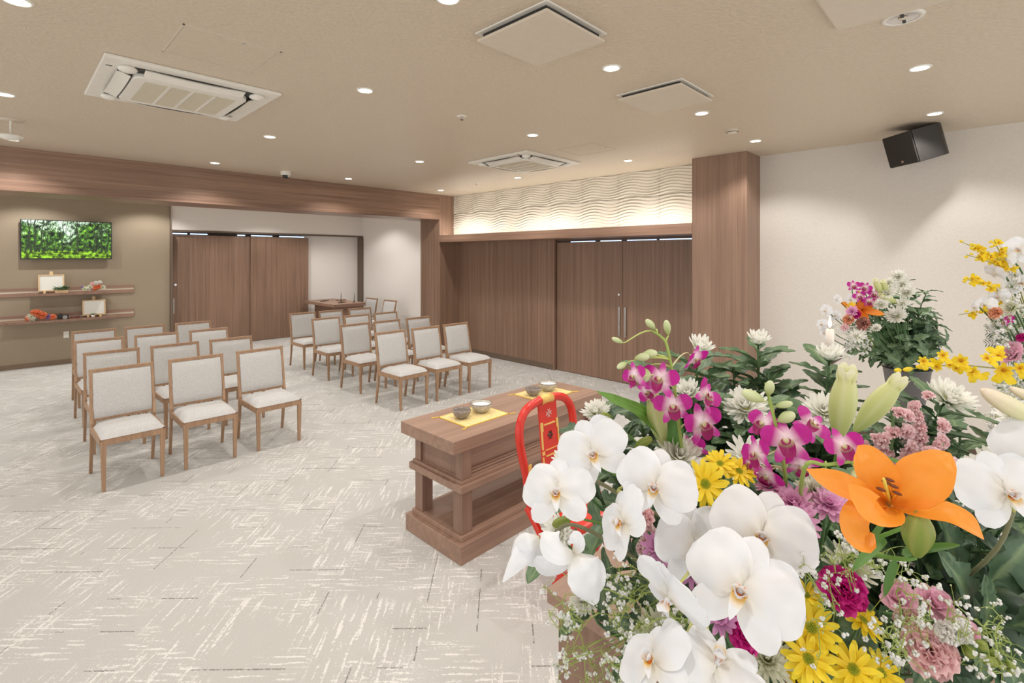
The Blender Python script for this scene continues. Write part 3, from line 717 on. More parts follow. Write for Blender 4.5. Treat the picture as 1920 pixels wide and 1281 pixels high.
m = MB(); sb(-0.076, -0.018, 0.42, 0.95, m=m); sb(0.018, 0.076, 0.42, 0.95, m=m); sb(-0.018, 0.018, 0.42, 0.745, m=m); sb(-0.018, 0.018, 0.79, 0.95, m=m)
for i, j in ((-1, -1), (1, -1), (-1, 1), (1, 1)): sb(-0.018+0.0 if i < 0 else 0.004, -0.004 if i < 0 else 0.018, 0.745 if j < 0 else 0.772, 0.763 if j < 0 else 0.79, m=m, y0_=-0.006)
m.build('splat', M['red'], t)
g = MB()
for s in (-1, 1):
    for a, b, w_ in ((0.50, 0.58, 0.012), (0.58, 0.61, 0.020), (0.61, 0.66, 0.008), (0.70, 0.80, 0.010), (0.80, 0.85, 0.018), (0.67, 0.69, 0.018)):
        sb(s*0.077-w_ if s > 0 else -0.077, s*0.077 if s > 0 else -0.077+w_, a, b, -0.019, -0.013, m=g)
sb(-0.05, 0.05, 0.655, 0.663, -0.019, -0.013, m=g); sb(-0.05, 0.05, 0.83, 0.838, -0.019, -0.013, m=g); sb(-0.05, 0.05, 0.69, 0.694, -0.019, -0.013, m=g)
g.build('gilt_fittings', M['gold'], t)
MB().tube([bk(-0.05, 0.968), bk(0, 0.973), bk(0.05, 0.968)], 0.0275, 12).build('gilt_cap', M['gold'], t, smooth=True)
fm = MB()
for a in range(4):
    for e in (0.012, 0.024):
        q = Matrix.Translation((0, -0.0165, 0.292)) @ Matrix.Rotation(a*PI/2+PI/4, 4, 'Y')
        fm.box(e*0.2, e, -0.002, 0.002, e*0.3, e*0.42, M=SM @ q); fm.box(e*0.3, e*0.42, -0.002, 0.002, e*0.2, e, M=SM @ q)
fm.build('floral_crest', M['silver'], t)
fl_ = MB()
for a in range(4):
    q = SM @ Matrix.Translation((0, -0.0155, 0.168)) @ Matrix.Rotation(a*PI/2, 4, 'Y')
    fl_.add([q @ Vector(v) for v in ((0.004, 0, 0), (0.014, 0, 0.008), (0.024, 0, 0), (0.014, 0, -0.008), (0.004, -0.003, 0), (0.014, -0.003, 0.008), (0.024, -0.003, 0), (0.014, -0.003, -0.008))],
            [(0, 1, 2, 3), (7, 6, 5, 4), (0, 4, 5, 1), (1, 5, 6, 2), (2, 6, 7, 3), (3, 7, 4, 0)])
fl_.build('pierced_flower', M['darkgap'], t)
for s in (-1, 1):
    MB().box(s*0.20-0.012, s*0.20+0.012, -0.024, -0.018, 0.52, 0.66, M=Matrix.Translation((0, 0, 0))).build('gilt_mount', M['gold'], t)
    MB().bar((s*0.20, -0.0, 0.42), (s*0.21, -0.36, 0.03), 0.03, 0.03, (1, 0, 0)).build('leg', M['red'], t, bevel=0.006)
    MB().bar((s*0.18, -0.36, 0.44), (s*0.15, -0.16, 0.03), 0.03, 0.03, (1, 0, 0)).build('leg', M['red'], t, bevel=0.006)
MB().bar((-0.15, -0.15, 0.02), (0.20, -0.15, 0.02), 0.04, 0.04, (0, 0, 1)).build('foot_rail', M['red'], t, bevel=0.008)
MB().bar((-0.22, -0.37, 0.02), (0.24, -0.37, 0.02), 0.04, 0.04, (0, 0, 1)).build('foot_rail', M['red'], t, bevel=0.008)
MB().box(-0.20, 0.20, -0.38, -0.02, 0.41, 0.45).build('seat', M['red'], t, bevel=0.015)

# ------------------------------------------------------------------ altar under the flowers
t = thing('altar_table', 'wooden altar table under the large flower arrangement', 'table', (0, 0, 0))
AX, AY, AZ = 0.977, 0.826, 0.95
MB().box(AX, 1.84, -0.75, AY, AZ-0.038, AZ).build('tabletop', M['table_wood'], t, bevel=0.003)
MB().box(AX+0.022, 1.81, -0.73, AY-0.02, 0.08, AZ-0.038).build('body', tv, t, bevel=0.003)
MB().box(AX+0.01, 1.83, -0.74, AY-0.01, 0.0, 0.08).build('plinth', tw, t, bevel=0.003)

# ------------------------------------------------------------------ flower meshes (shared)
rnd = random.Random(11)
def pcol(base, tip, edge=None, b0=0.0, b1=1.0, vein=0.06, seed=0.0):
    def f(u_, v_):
        c = mixc(base, tip, (u_-b0)/(b1-b0))
        if edge is not None and (abs(v_*2-1) > 0.8 or u_ > 0.93): c = mixc(c, edge, 0.6)
        k = 1+vein*noise.noise(Vector((v_*14+seed, u_*1.5, seed)))
        return (min(1, c[0]*k), min(1, c[1]*k), min(1, c[2]*k), 1)
    return f
WHITE = C(240, 242, 246); CREAM = C(238, 234, 214); LIME = C(196, 208, 130)
MAG = C(196, 28, 150); DMAG = C(158, 14, 100); PINKW = C(250, 232, 240)
ORG = C(250, 152, 40); YEL = C(252, 226, 44); GRN = C(74, 108, 62); LGRN = C(150, 178, 92)
PINK = C(238, 182, 218); DPINK = C(216, 132, 188); SALM = C(238, 178, 170); GLEAF = C(58, 90, 54)
def pm(name, L, W, cf, **k): return petal(MB(), L, W, cf=cf, **k).mesh(name, M['petal'], True)
ME = {}
ME['phal_petal'] = [pm('petal', 0.50, 0.60, pcol(C(236, 232, 222), WHITE, b1=0.4, vein=0.03), a=0.42, b=0.30, cup=-0.10, bend=-0.12, ruf=0.10, nu=12, nv=10, seed=s) for s in (0.3, 5.1)]
ME['phal_sepal'] = pm('sepal', 0.47, 0.30, pcol(CREAM, WHITE, b1=0.5, vein=0.03), a=0.5, b=0.42, cup=-0.12, bend=-0.10, ruf=0.05, nu=10, nv=6, seed=2.2)
lp = MB()
petal(lp, 0.17, 0.15, X=RX(50) @ TR(0, 0.0, 0.02), a=0.6, b=0.6, cup=0.3, bend=0.5, cf=pcol(C(244, 190, 60), WHITE, b0=0.1, b1=0.7), nu=6)
for s in (-1, 1): petal(lp, 0.15, 0.12, X=RZ(180+s*48) @ RX(55), a=0.6, b=0.45, cup=0.4, bend=0.3, cf=pcol(C(232, 140, 40), WHITE, b0=0.15, b1=0.65), nu=6)
petal(lp, 0.24, 0.12, X=RZ(180) @ RX(28) @ TR(0, 0.02, 0.02), a=0.3, b=0.8, cup=0.35, bend=-0.25, cf=pcol(C(244, 200, 70), WHITE, b0=0.2, b1=0.6), nu=8)
lp.sphere((0, -0.035, 0.05), 0.028, 8, 6, col=C(232, 130, 40))
ME['phal_lip'] = lp.mesh('lip', M['petal'], True)
ME['phal_column'] = MB().tube([(0, 0, -0.05), (0, 0.0, 0.0), (0, 0.0, 0.05), (0, -0.02, 0.10)], [0.02, 0.03, 0.032, 0.026], 8, cols=[LIME, CREAM, WHITE, WHITE]).mesh('column', M['petal'], True)
def dcol(k=0.35, tip=MAG): return pcol(PINKW, tip, edge=None, b0=k*0.6, b1=k+0.25, vein=0.12)
ME['den_petal'] = pm('petal', 0.50, 0.40, dcol(0.3), a=0.55, b=0.38, cup=-0.12, bend=-0.05, ruf=0.08, nu=9, nv=6, seed=1.0)
ME['den_sepal'] = pm('sepal', 0.48, 0.22, dcol(0.45, C(208, 60, 168)), a=0.4, b=0.55, cup=-0.12, bend=-0.15, ruf=0.06, nu=9, nv=4, seed=3.0)
ld = MB()
petal(ld, 0.34, 0.30, X=RZ(180) @ RX(35), a=0.4, b=0.4, cup=0.35, bend=-0.3, cf=pcol(C(238, 236, 190), DMAG, b0=0.15, b1=0.5), nu=8)
for s in (-1, 1): petal(ld, 0.2, 0.15, X=RZ(180+s*50) @ RX(60), a=0.5, b=0.5, cup=0.3, cf=pcol(C(238, 236, 190), DMAG, b0=0.3, b1=0.6), nu=5)
ME['den_lip'] = ld.mesh('lip', M['petal'], True)
ME['den_column'] = MB().tube([(0, -0.02, -0.25), (0, 0, -0.08), (0, 0, 0), (0, -0.02, 0.09)], [0.015, 0.06, 0.05, 0.035], 8, cols=[LIME, CREAM, WHITE, C(236, 232, 180)]).mesh('column', M['petal'], True)
ME['daisy_petal'] = pm('petal', 0.44, 0.135, pcol(C(248, 214, 24), C(254, 230, 56), vein=0.08), a=0.35, b=0.28, cup=0.15, bend=-0.03, nu=6, nv=3)
dc = MB()
for i in range(70):
    a = i*2.39996; r_ = 0.115*math.sqrt(i/70); dc.sphere((r_*math.cos(a), r_*math.sin(a), 0.035-r_*r_*1.2), 0.016, 5, 3, (1, 1, 1.4), col=mixc(C(164, 184, 48), C(216, 208, 60), r_/0.115))
dc.lathe([(0.02, -0.30), (0.02, -0.05), (0.12, -0.02), (0.13, 0.0)], 10, col=C(120, 150, 60))
ME['daisy_disc'] = dc.mesh('disc', M['petal'], True)
def mum_mesh(kind, seed=0):
    r_ = random.Random(seed); mb = MB()
    P = dict(white=(C(248, 247, 240), C(238, 242, 204), 5, (22, 20, 16, 12, 9), 0.115),
             cupped=(C(248, 247, 240), C(226, 236, 190), 4, (16, 14, 12, 9), 0.14),
             green=(C(240, 240, 222), C(200, 214, 120), 5, (20, 18, 16, 14, 10), 0.085),
             pink=(PINK, DPINK, 4, (15, 13, 11, 8), 0.15), mauve=(C(214, 150, 196), C(150, 80, 120), 3, (12, 10, 7), 0.18),
             small=(C(248, 247, 240), C(240, 240, 210), 3, (16, 12, 8), 0.12))[kind]
    tip, base, nl, cnt, wd = P
    for k in range(nl):
        f = k/(nl-1)
        el = {'cupped': 30+45*f, 'green': 8+62*f}.get(kind, 6+66*f)
        L = 0.5*(1-0.45*f)
        for i in range(cnt[k]):
            a = 360*i/cnt[k]+k*17+r_.uniform(-6, 6)
            X = RZ(a) @ TR(0, 0.05*(1-f)+0.01, 0.02*k) @ RX(el+r_.uniform(-7, 7))
            petal(mb, L*r_.uniform(0.85, 1.08), wd, X=X, a=0.3, b=0.3 if kind != 'green' else 0.2, cup=0.28, bend=0.28 if kind in ('white', 'cupped', 'green') else 0.12,
                  cf=pcol(base, tip, b1=0.45, vein=0.1, seed=i), nu=5, nv=2)
    mb.sphere((0, 0, 0.06), 0.085, 8, 5, (1, 1, 0.7), col=base if kind != 'white' else C(228, 226, 130))
    mb.lathe([(0.02, -0.25), (0.03, -0.06), (0.11, -0.02), (0.16, 0.05)], 10, col=GRN)
    return mb.mesh('bloom', M['petal'], True)
for k in ('white', 'cupped', 'green', 'pink', 'mauve', 'small'): ME['mum_'+k] = [mum_mesh(k, 1), mum_mesh(k, 2)]
def ruffle_mesh(c1, c2, n=46, seed=0, L=0.46, W=0.34):
    r_ = random.Random(seed); mb = MB()
    for i in range(n):
        f = i/n; a = i*137.5; el = 4+80*f
        petal(mb, L*(1-0.25*f), W, X=RZ(a) @ RX(el), a=0.9, b=0.16, ruf=0.42, cup=0.1, cf=pcol(c2, c1, b0=0.2, b1=0.9, vein=0.2, seed=i), nu=5, nv=5, seed=i*1.7)
    mb.lathe([(0.03, -0.35), (0.09, -0.28), (0.10, -0.05), (0.12, 0.05)], 10, col=GRN)
    return mb.mesh('bloom', M['petal'], True)
ME['carn_magenta'] = ruffle_mesh(C(222, 44, 150), C(176, 14, 104), seed=1)
ME['carn_pink'] = ruffle_mesh(C(252, 214, 214), C(244, 156, 166), seed=2)
ME['carn_peach'] = ruffle_mesh(C(238, 176, 140), C(222, 130, 100), 30, seed=3)
ME['carn_dusky'] = ruffle_mesh(C(206, 150, 136), C(170, 110, 100), 30, seed=4)
ME['stock'] = ruffle_mesh(C(253, 224, 228), C(252, 196, 194), 16, seed=5, W=0.42)
ME['stock_white'] = ruffle_mesh(C(248, 246, 242), C(236, 230, 220), 16, seed=6, W=0.42)
ro = MB()
for i in range(13):
    f = i/13; petal(ro, 0.52*(1-0.2*f), 0.55*(1-0.45*f), X=RZ(i*137.5) @ RX(18+62*f), a=0.5, b=0.22, cup=0.30, bend=0.15, ruf=0.12, cf=pcol(C(246, 226, 226), C(236, 184, 204), b1=0.8, seed=i), nu=6, nv=6, seed=i)
ME['rose'] = ro.mesh('bloom', M['petal'], True)
on = MB()
petal(on, 0.55, 0.72, X=RZ(180), a=0.9, b=0.25, cup=-0.12, ruf=0.25, cf=pcol(C(248, 210, 24), YEL), nu=7, nv=6, seed=4, notch=0.3)
for a in (0, 62, -62, 115, -115): petal(on, 0.32, 0.17, X=RZ(a) @ RX(20), a=0.5, b=0.4, cup=0.2, ruf=0.2, cf=pcol(C(236, 190, 24), YEL), nu=5, nv=3, seed=a)
on.sphere((0, -0.02, 0.05), 0.06, 7, 5, col=C(214, 140, 30))
ME['oncidium'] = on.mesh('bloom', M['petal'], True)
sl_ = MB()
for i in range(6): petal(sl_, 0.55, 0.20, X=RZ(i*60) @ RX(18 if i % 2 else 30), a=0.45, b=0.5, bend=-0.2, cup=0.1, cf=pcol(C(240, 130, 30), ORG), nu=7, nv=4)
for i in range(5): sl_.tube([(0, 0, 0), (0.1*math.cos(i*1.25), 0.1*math.sin(i*1.25), 0.25)], 0.008, 4, col=C(236, 150, 60))
ME['small_lily'] = sl_.mesh('bloom', M['petal'], True)
def bud_mesh(c1, c2, ridges=3, k=0.10, tipc=None, open_=0.0):
    mb = MB(); nu, nv = 16, 18; vs, cc = [], []
    for i in range(nu+1):
        t = i/nu; r = 0.5*(math.sin(PI*min(1, t*0.86+0.05))**0.8)*(0.85+0.25*t)*(1 if t < 0.97 else 0.7)
        if t == 0: r = 0.06
        for j in range(nv):
            a = 2*PI*j/nv; rr_ = r*(1-k+k*abs(math.cos(a*ridges/2))*1.6)
            vs.append(Vector((rr_*math.cos(a), rr_*math.sin(a), t))); c = mixc(c1, c2, t)
            cc.append(mixc(c, tipc or c2, max(0, abs(math.cos(a*ridges/2))-0.6)))
    fs = [(i*nv+j, i*nv+(j+1) % nv, (i+1)*nv+(j+1) % nv, (i+1)*nv+j) for i in range(nu) for j in range(nv)]+[tuple(range(nv-1, -1, -1)), tuple(nu*nv+j for j in range(nv))]
    mb.add(vs, fs, None, cc)
    if open_:
        for j in range(6): petal(mb, 0.3, 0.5, X=TR(0, 0, 0.82) @ RZ(j*60) @ TR(0, 0.22, 0) @ RX(78), a=0.3, b=0.35, bend=-0.15, cf=pcol(c2, C(246, 244, 220)), nu=4, nv=3)
    return mb.mesh('bud', M['petal'], True)
ME['bud_lily'] = bud_mesh(C(198, 210, 130), C(232, 234, 172), 6, 0.10, C(244, 242, 206), 1)
ME['bud_green'] = bud_mesh(C(120, 150, 50), C(160, 172, 84), 6, 0.14, C(196, 190, 110))
ME['bud_pale'] = bud_mesh(C(176, 194, 110), C(226, 232, 190), 2, 0.06)
ME['bud_pink'] = bud_mesh(C(222, 232, 160), C(248, 232, 214), 6, 0.08, C(240, 238, 196))
ME['bud_yellow'] = bud_mesh(C(214, 190, 40), YEL, 3, 0.08)
# leaves
def leafcol(c1, c2, s=0):
    def f(u_, v_):
        x = abs(v_*2-1); k = 0.5+0.7*noise.noise(Vector((u_*6+s, x*5, s)))
        c = mixc(c1, c2, k)
        if x < 0.12: c = mixc(c, C(150, 170, 120), 0.55)
        elif abs(math.sin((u_*7-x*1.4)*PI)) < 0.16: c = mixc(c, C(130, 152, 110), 0.35)
        return c
    return f
def lobed_leaf(seed, c1, c2):
    mb = MB(); nu, nv = 22, 8
    def fn(u_, v_):
        s = v_*2-1; t = u_
        prof = 0.08 if t < 0.1 else (math.sin(PI*min(1, (t-0.1)/0.9)**0.8)**0.7)*0.30
        lob = 0.55+0.45*abs(math.cos((t-0.06)*PI*3.6)) if t > 0.1 else 0.5
        fr = 0.93+0.10*math.sin(t*70+seed)
        h = prof*lob*fr
        y = t + 0.10*(abs(s)**1.3)*(0.5-abs((t*3.6) % 1-0.5))
        z = 0.32*abs(s)*h-0.28*t*t+0.05*noise.noise(Vector((s*3+seed, t*4, seed)))
        return Vector((s*h, y, z))
    mb.grid(fn, nu, nv, leafcol(c1, c2, seed)); return mb.mesh('leaf', M['leaf'], True)
ME['leaf'] = [lobed_leaf(s, C(62, 94, 60), C(122, 148, 110)) for s in (0.5, 3.3, 6.1)]+[lobed_leaf(8.2, C(46, 74, 54), C(88, 116, 82))]
ME['leaf_long'] = petal(MB(), 1.0, 0.20, a=0.3, b=0.55, fold=0.35, bend=-0.15, nu=14, nv=4, cf=lambda a, b: mixc(C(66, 112, 44), C(112, 152, 74), 0.5+0.5*math.sin(b*24)*0.4)).mesh('leaf', M['leaf'], True)
fe = MB()
fe.tube([(0, 0, 0), (0, 0.5, 0.03), (0, 1, -0.1)], [0.006, 0.005, 0.002], 5, col=GRN)
for i in range(15):
    t = i/15
    for s in (-1, 1): petal(fe, 0.36*math.sin(PI*(0.15+0.8*t)), 0.022, X=TR(0, t, 0.02-0.1*t*t) @ RZ(-s*52) @ RX(-6), a=0.3, b=0.5, bend=-0.1, nu=4, nv=1, cf=lambda a, b: C(70, 96, 72))
ME['fern'] = fe.mesh('frond', M['leaf'], True)

# ------------------------------------------------------------------ flower assembly
def frame_dir(p, d, n=None, s=1.0):
    """local Y along d, local Z near n"""
    y = d.normalized(); n = n or UP; z = n-y*n.dot(y)
    if z.length < 1e-3: z = y.orthogonal()
    z.normalize(); x = y.cross(z)
    return Matrix.Translation(p) @ Matrix((x, y, z)).transposed().to_4x4() @ Matrix.Scale(s, 4)
def put(root, me, Mw, name, parent=None, kind=None):
    o = bpy.data.objects.new(name, me); SC.collection.objects.link(o)
    if parent is None: o.parent = root; o.matrix_basis = Matrix.Translation(-root.location) @ Mw
    else: o.parent = parent; o.matrix_basis = Mw
    if kind: o['kind'] = kind
    return o
KB = Vector((1.06, 0.26, 1.10))       # where the stems of the large arrangement meet
def bez(a, b, c, d, n=10):
    return [a*(1-t)**3+b*3*t*(1-t)**2+c*3*t*t*(1-t)+d*t**3 for t in [i/n for i in range(n+1)]]
def stem(root, pts, r=0.0025, col=GRN, name='stem', n=6):
    m = MB(); L = [p-root.location for p in pts]; k = len(L)
    m.tube(L, [r*(1.15-0.4*i/(k-1)) for i in range(k)], n, col=col); return m.build(name, M['stem'], root, smooth=True)
def stem_to(root, p, back, r=0.0025, col=GRN, base=None, lift=0.10):
    b = base or root.location
    return stem(root, bez(b, b+Vector((0, 0, 0.08))+(p-b)*0.2, p+back*lift, p, 10), r, col)
def W(px, py, d): return at(px, py, d)
def bloom(kind, root, p, face, spx, d, roll=0):
    s = spx*d/FPX*(0.84 if kind == 'phal' else 0.80 if kind == 'dend' else 1); Mx = facing(p, *face, roll=roll, s=s)
    if kind == 'phal':
        o = put(root, ME['phal_column'], Mx, 'bloom')
        for k, a in enumerate((66, -66)): put(root, ME['phal_petal'][k], TR(0, 0, 0.012) @ RZ(a+rnd.uniform(-5, 5)) @ RX(rnd.uniform(-4, 10)), 'petal', o)
        for a in (0, 135, -135): put(root, ME['phal_sepal'], TR(0, 0, -0.01) @ RZ(a+rnd.uniform(-6, 6)) @ RX(rnd.uniform(-6, 6)), 'sepal', o)
        put(root, ME['phal_lip'], TR(0, -0.02, 0.02), 'lip', o)
    elif kind == 'dend':
        o = put(root, ME['den_column'], Mx, 'bloom')
        for a in (70, -70): put(root, ME['den_petal'], TR(0, 0, 0.01) @ RZ(a+rnd.uniform(-8, 8)) @ RX(rnd.uniform(0, 22)), 'petal', o)
        for a in (0, 138, -138): put(root, ME['den_sepal'], RZ(a+rnd.uniform(-8, 8)) @ RX(rnd.uniform(-8, 14)), 'sepal', o)
        put(root, ME['den_lip'], TR(0, 0, 0.02), 'lip', o)
    elif kind == 'daisy':
        o = put(root, ME['daisy_disc'], Mx, 'bloom')
        for i in range(13): put(root, ME['daisy_petal'], RZ(i*360/13+rnd.uniform(-5, 5)) @ TR(0, 0.07, 0.0) @ RX(rnd.uniform(-6, 6)), 'petal', o)
        for i in range(9): put(root, ME['daisy_petal'], RZ(i*40+14+rnd.uniform(-5, 5)) @ TR(0, 0.06, 0.012) @ RX(rnd.uniform(14, 26)) @ Matrix.Scale(0.86, 4), 'petal', o)
    else:
        me = ME[kind]; me = rnd.choice(me) if isinstance(me, list) else me
        o = put(root, me, Mx, 'bloom')
    return o
def leaves(root, pts, n, size, out=1.0, t0=0.3, mi=None):
    for i in range(n):
        t = t0+(0.98-t0)*i/max(1, n-1); k = t*(len(pts)-1); a = int(min(k, len(pts)-2)); p = pts[a].lerp(pts[a+1], k-a)
        ax = (pts[a+1]-pts[a]).normalized(); ang = i*2.4+rnd.uniform(-0.4, 0.4)
        u_ = ax.orthogonal().normalized(); v_ = ax.cross(u_); rad = u_*math.cos(ang)+v_*math.sin(ang)
        d_ = (rad*out+ax*0.55+UP*0.15).normalized()
        put(root, ME['leaf'][mi if mi is not None else rnd.randrange(4)], frame_dir(p, d_, ax+UP*0.3, size*rnd.uniform(0.75, 1.15)), 'leaf')
def flower(name, label, cat, kind, px, py, d, spx, face=(0, 0, 1), roll=0, group=None, nleaf=0, lsize=0.07, base=None, r=0.0025, scol=GRN):
    p = W(px, py, d); b = base or KB
    root = thing(name, label, cat, b, group=group)
    o = bloom(kind, root, p, face, spx, d, roll)
    z = (o.matrix_basis.to_3x3() @ Vector((0, 0, 1))).normalized()
    L = min(0.18, (p-b).length*0.4); q = p-z*(spx*d/FPX*0.2)
    pts = bez(b, b+(p-b)*0.3+Vector((0, 0, 0.03)), q-z*L*0.5-UP*L*0.5, q, 12)
    stem(root, pts, r, scol)
    if nleaf: leaves(root, pts, nleaf*2 if nleaf > 3 else nleaf, lsize, t0=0.74)
    return root
def bud(root, me, a, b, wpx, name='bud', d=None):
    """bud from a to b (world), width in metres"""
    L = (b-a).length; m = frame_dir(a, b-a); m = m @ RX(-90) @ Matrix.Diagonal((wpx, wpx, L, 1)); return put(root, ME[me], m, name)
def ribbon(root, pts, widths, n, name, m, cf, cup=0.15, nv=6, ruf=0.0):
    """a long petal or blade through world points, widths in metres, n = normal hint per point"""
    k = len(pts); mb = MB(); base = root.location
    def samp(L, t):
        x = t*(k-1); i = int(min(x, k-2)); f = x-i; g = lambda j: L[max(0, min(k-1, j))]
        a, b, c, d_ = g(i-1), g(i), g(i+1), g(i+2)
        return ((b*2)+(c-a)*f+(a*2-b*5+c*4-d_)*f*f+(b*3-a-c*3+d_)*f**3)*0.5
    def fn(u_, v_):
        p = samp(pts, u_); t = (samp(pts, min(1, u_+0.02))-samp(pts, max(0, u_-0.02))).normalized()
        nn = samp(n, u_) if isinstance(n, list) else n; nn = (nn-t*nn.dot(t)).normalized(); x = t.cross(nn); h = max(0.0004, samp(widths, u_)/2); s = v_*2-1
        q = p+x*(s*h)+nn*(cup*h*s*s)
        if ruf: q += nn*(ruf*h*noise.noise(Vector((s*2, u_*6, 1.3))))
        return q-base
    mb.grid(fn, 18, nv, cf); return mb.build(name, m, root, smooth=True)

# container on the altar
t = thing('flower_container', 'low dark container holding the large front flower arrangement on the altar', 'container', (1.2, 0.26, 0.95))
MB().lathe([(0.001, 0), (0.11, 0), (0.13, 0.03), (0.17, 0.13), (0.175, 0.15), (0.165, 0.15), (0.12, 0.06), (0.001, 0.06)], 28, close=False).build('basin', M['black'], t, smooth=True)
MB().sphere((0, 0, 0.09), 0.15, 16, 10, (1, 1, 0.5), col=C(60, 84, 50)).build('floral_foam', M['leaf'], t, smooth=True)

# ---- white moth orchid sprays
def orchid_spray(label, mainpx, blooms, col=C(128, 128, 96)):
    global orch_last
    root = thing('moth_orchid_spray', label, 'orchid', KB, group='white moth orchid sprays in the front arrangement')
    orch_last = root; pts = [KB]+[W(*q) for q in mainpx]; sm = []
    for i in range(len(pts)-1):
        a, b, c, d_ = pts[max(0, i-1)], pts[i], pts[i+1], pts[min(len(pts)-1, i+2)]
        for k in range(5): f = k/5; sm.append(((b*2)+(c-a)*f+(a*2-b*5+c*4-d_)*f*f+(b*3-a-c*3+d_)*f**3)*0.5)
    sm.append(pts[-1]); stem(root, sm, 0.0032, col)
    for (px, py, d, spx, face, roll) in blooms:
        p = W(px, py, d); o = bloom('phal', root, p, face, spx, d, roll)
        z = (o.matrix_basis.to_3x3() @ Vector((0, 0, 1))).normalized(); q = p-z*0.006
        near = min(sm[3:], key=lambda v: (v-p-Vector((0, 0, 0.02))+z*0.03).length)
        stem(root, bez(near, near+Vector((0, 0, 0.02)), q-z*0.03, q, 8), 0.0019, C(196, 196, 120), 'pedicel')
    return root
orchid_spray('white moth orchid spray reaching furthest left over the red chair and table end',
    [(1330, 1090, .78), (1260, 985, .74), (1190, 945, .72), (1110, 900, .72), (1050, 905, .73)],
    [(1113, 850, .68, 168, (-.25, .1, 1), 28), (1228, 912, .62, 178, (-.1, .05, 1), -12), (1045, 923, .66, 168, (-.25, .25, 1), 8), (1168, 978, .60, 165, (-.75, .1, .5), 38)])
orchid_spray('white moth orchid spray with drooping side-on blooms at the lower left',
    [(1280, 1120, .76), (1180, 1040, .72), (1080, 985, .68), (1040, 1000, .66)],
    [])
def wpetals(root, centre, L, name='bloom'):
    n = (Vector((0, 0, CH))-W(*centre)).normalized()
    o = put(root, ME['phal_column'], facing(W(*centre), -.5, -.6, .5, s=0.07), name)
    for pts, ws, nn in L:
        P = [W(*q) for q in pts]; q = ribbon(root, P, [w_*pts[i][2]/FPX for i, w_ in enumerate(ws)], (n+nn).normalized(), 'petal', M['petal'], pcol(C(232, 228, 214), WHITE, b1=.3, vein=.03), -0.3, 10, 0.12)
        q.parent = o; q.matrix_basis = o.matrix_basis.inverted()
dr = orch_last
wpetals(dr, (1078, 1040, .62), [
  ([(1076, 1038, .62), (1095, 1062, .60), (1112, 1098, .60), (1120, 1132, .61)], (20, 72, 70, 16), RT*.4),
  ([(1078, 1040, .62), (1092, 1058, .63), (1100, 1085, .63), (1085, 1118, .63)], (16, 60, 66, 18), RT*-.4),
  ([(1076, 1038, .62), (1052, 1030, .60), (1032, 1014, .60), (1018, 998, .61)], (20, 52, 50, 12), UP*.5),
  ([(1074, 1042, .62), (1050, 1056, .62), (1024, 1062, .62), (1003, 1048, .62)], (18, 40, 46, 12), UP*-.5),
  ([(1076, 1036, .62), (1082, 1022, .61), (1078, 1008, .61), (1072, 1000, .61)], (12, 30, 28, 8), UP*.3)])
wpetals(dr, (1008, 1010, .64), [
  ([(1010, 1010, .64), (990, 1030, .63), (966, 1060, .62), (943, 1092, .61)], (14, 40, 28, 3), UP*-.3),
  ([(1010, 1008, .64), (992, 1012, .63), (974, 1026, .63), (960, 1042, .63)], (14, 34, 36, 8), UP*.6),
  ([(1012, 1010, .64), (1010, 1030, .64), (1000, 1048, .64), (985, 1056, .64)], (14, 30, 32, 8), RT*.4)])
orchid_spray('white moth orchid spray with the largest bloom in the bottom middle',
    [(1290, 1300, .62), (1285, 1230, .60), (1305, 1170, .58), (1325, 1110, .56), (1325, 1060, .56)],
    [(1390, 1106, .52, 252, (-.02, .06, 1), -20), (1255, 1120, .54, 190, (-.55, -.72, .35), -35), (1225, 1240, .51, 190, (-.5, .4, .6), 24), (1345, 1246, .50, 205, (.1, .45, .7), 165)])
orchid_spray('white moth orchid spray just behind the largest bloom',
    [(1440, 1200, .74), (1420, 1080, .70), (1380, 1000, .68), (1330, 985, .68)],
    [(1428, 1004, .585, 218, (.12, .12, 1), -14), (1306, 1026, .62, 185, (.35, -.1, .8), 15)])
orchid_spray('white moth orchid spray cut off by the right edge of the picture',
    [(1700, 1150, .80), (1850, 1050, .66), (1900, 960, .62)],
    [(1888, 925, .55, 190, (.35, .2, .8), 20), (1960, 860, .58, 190, (.2, .2, .8), -10)])

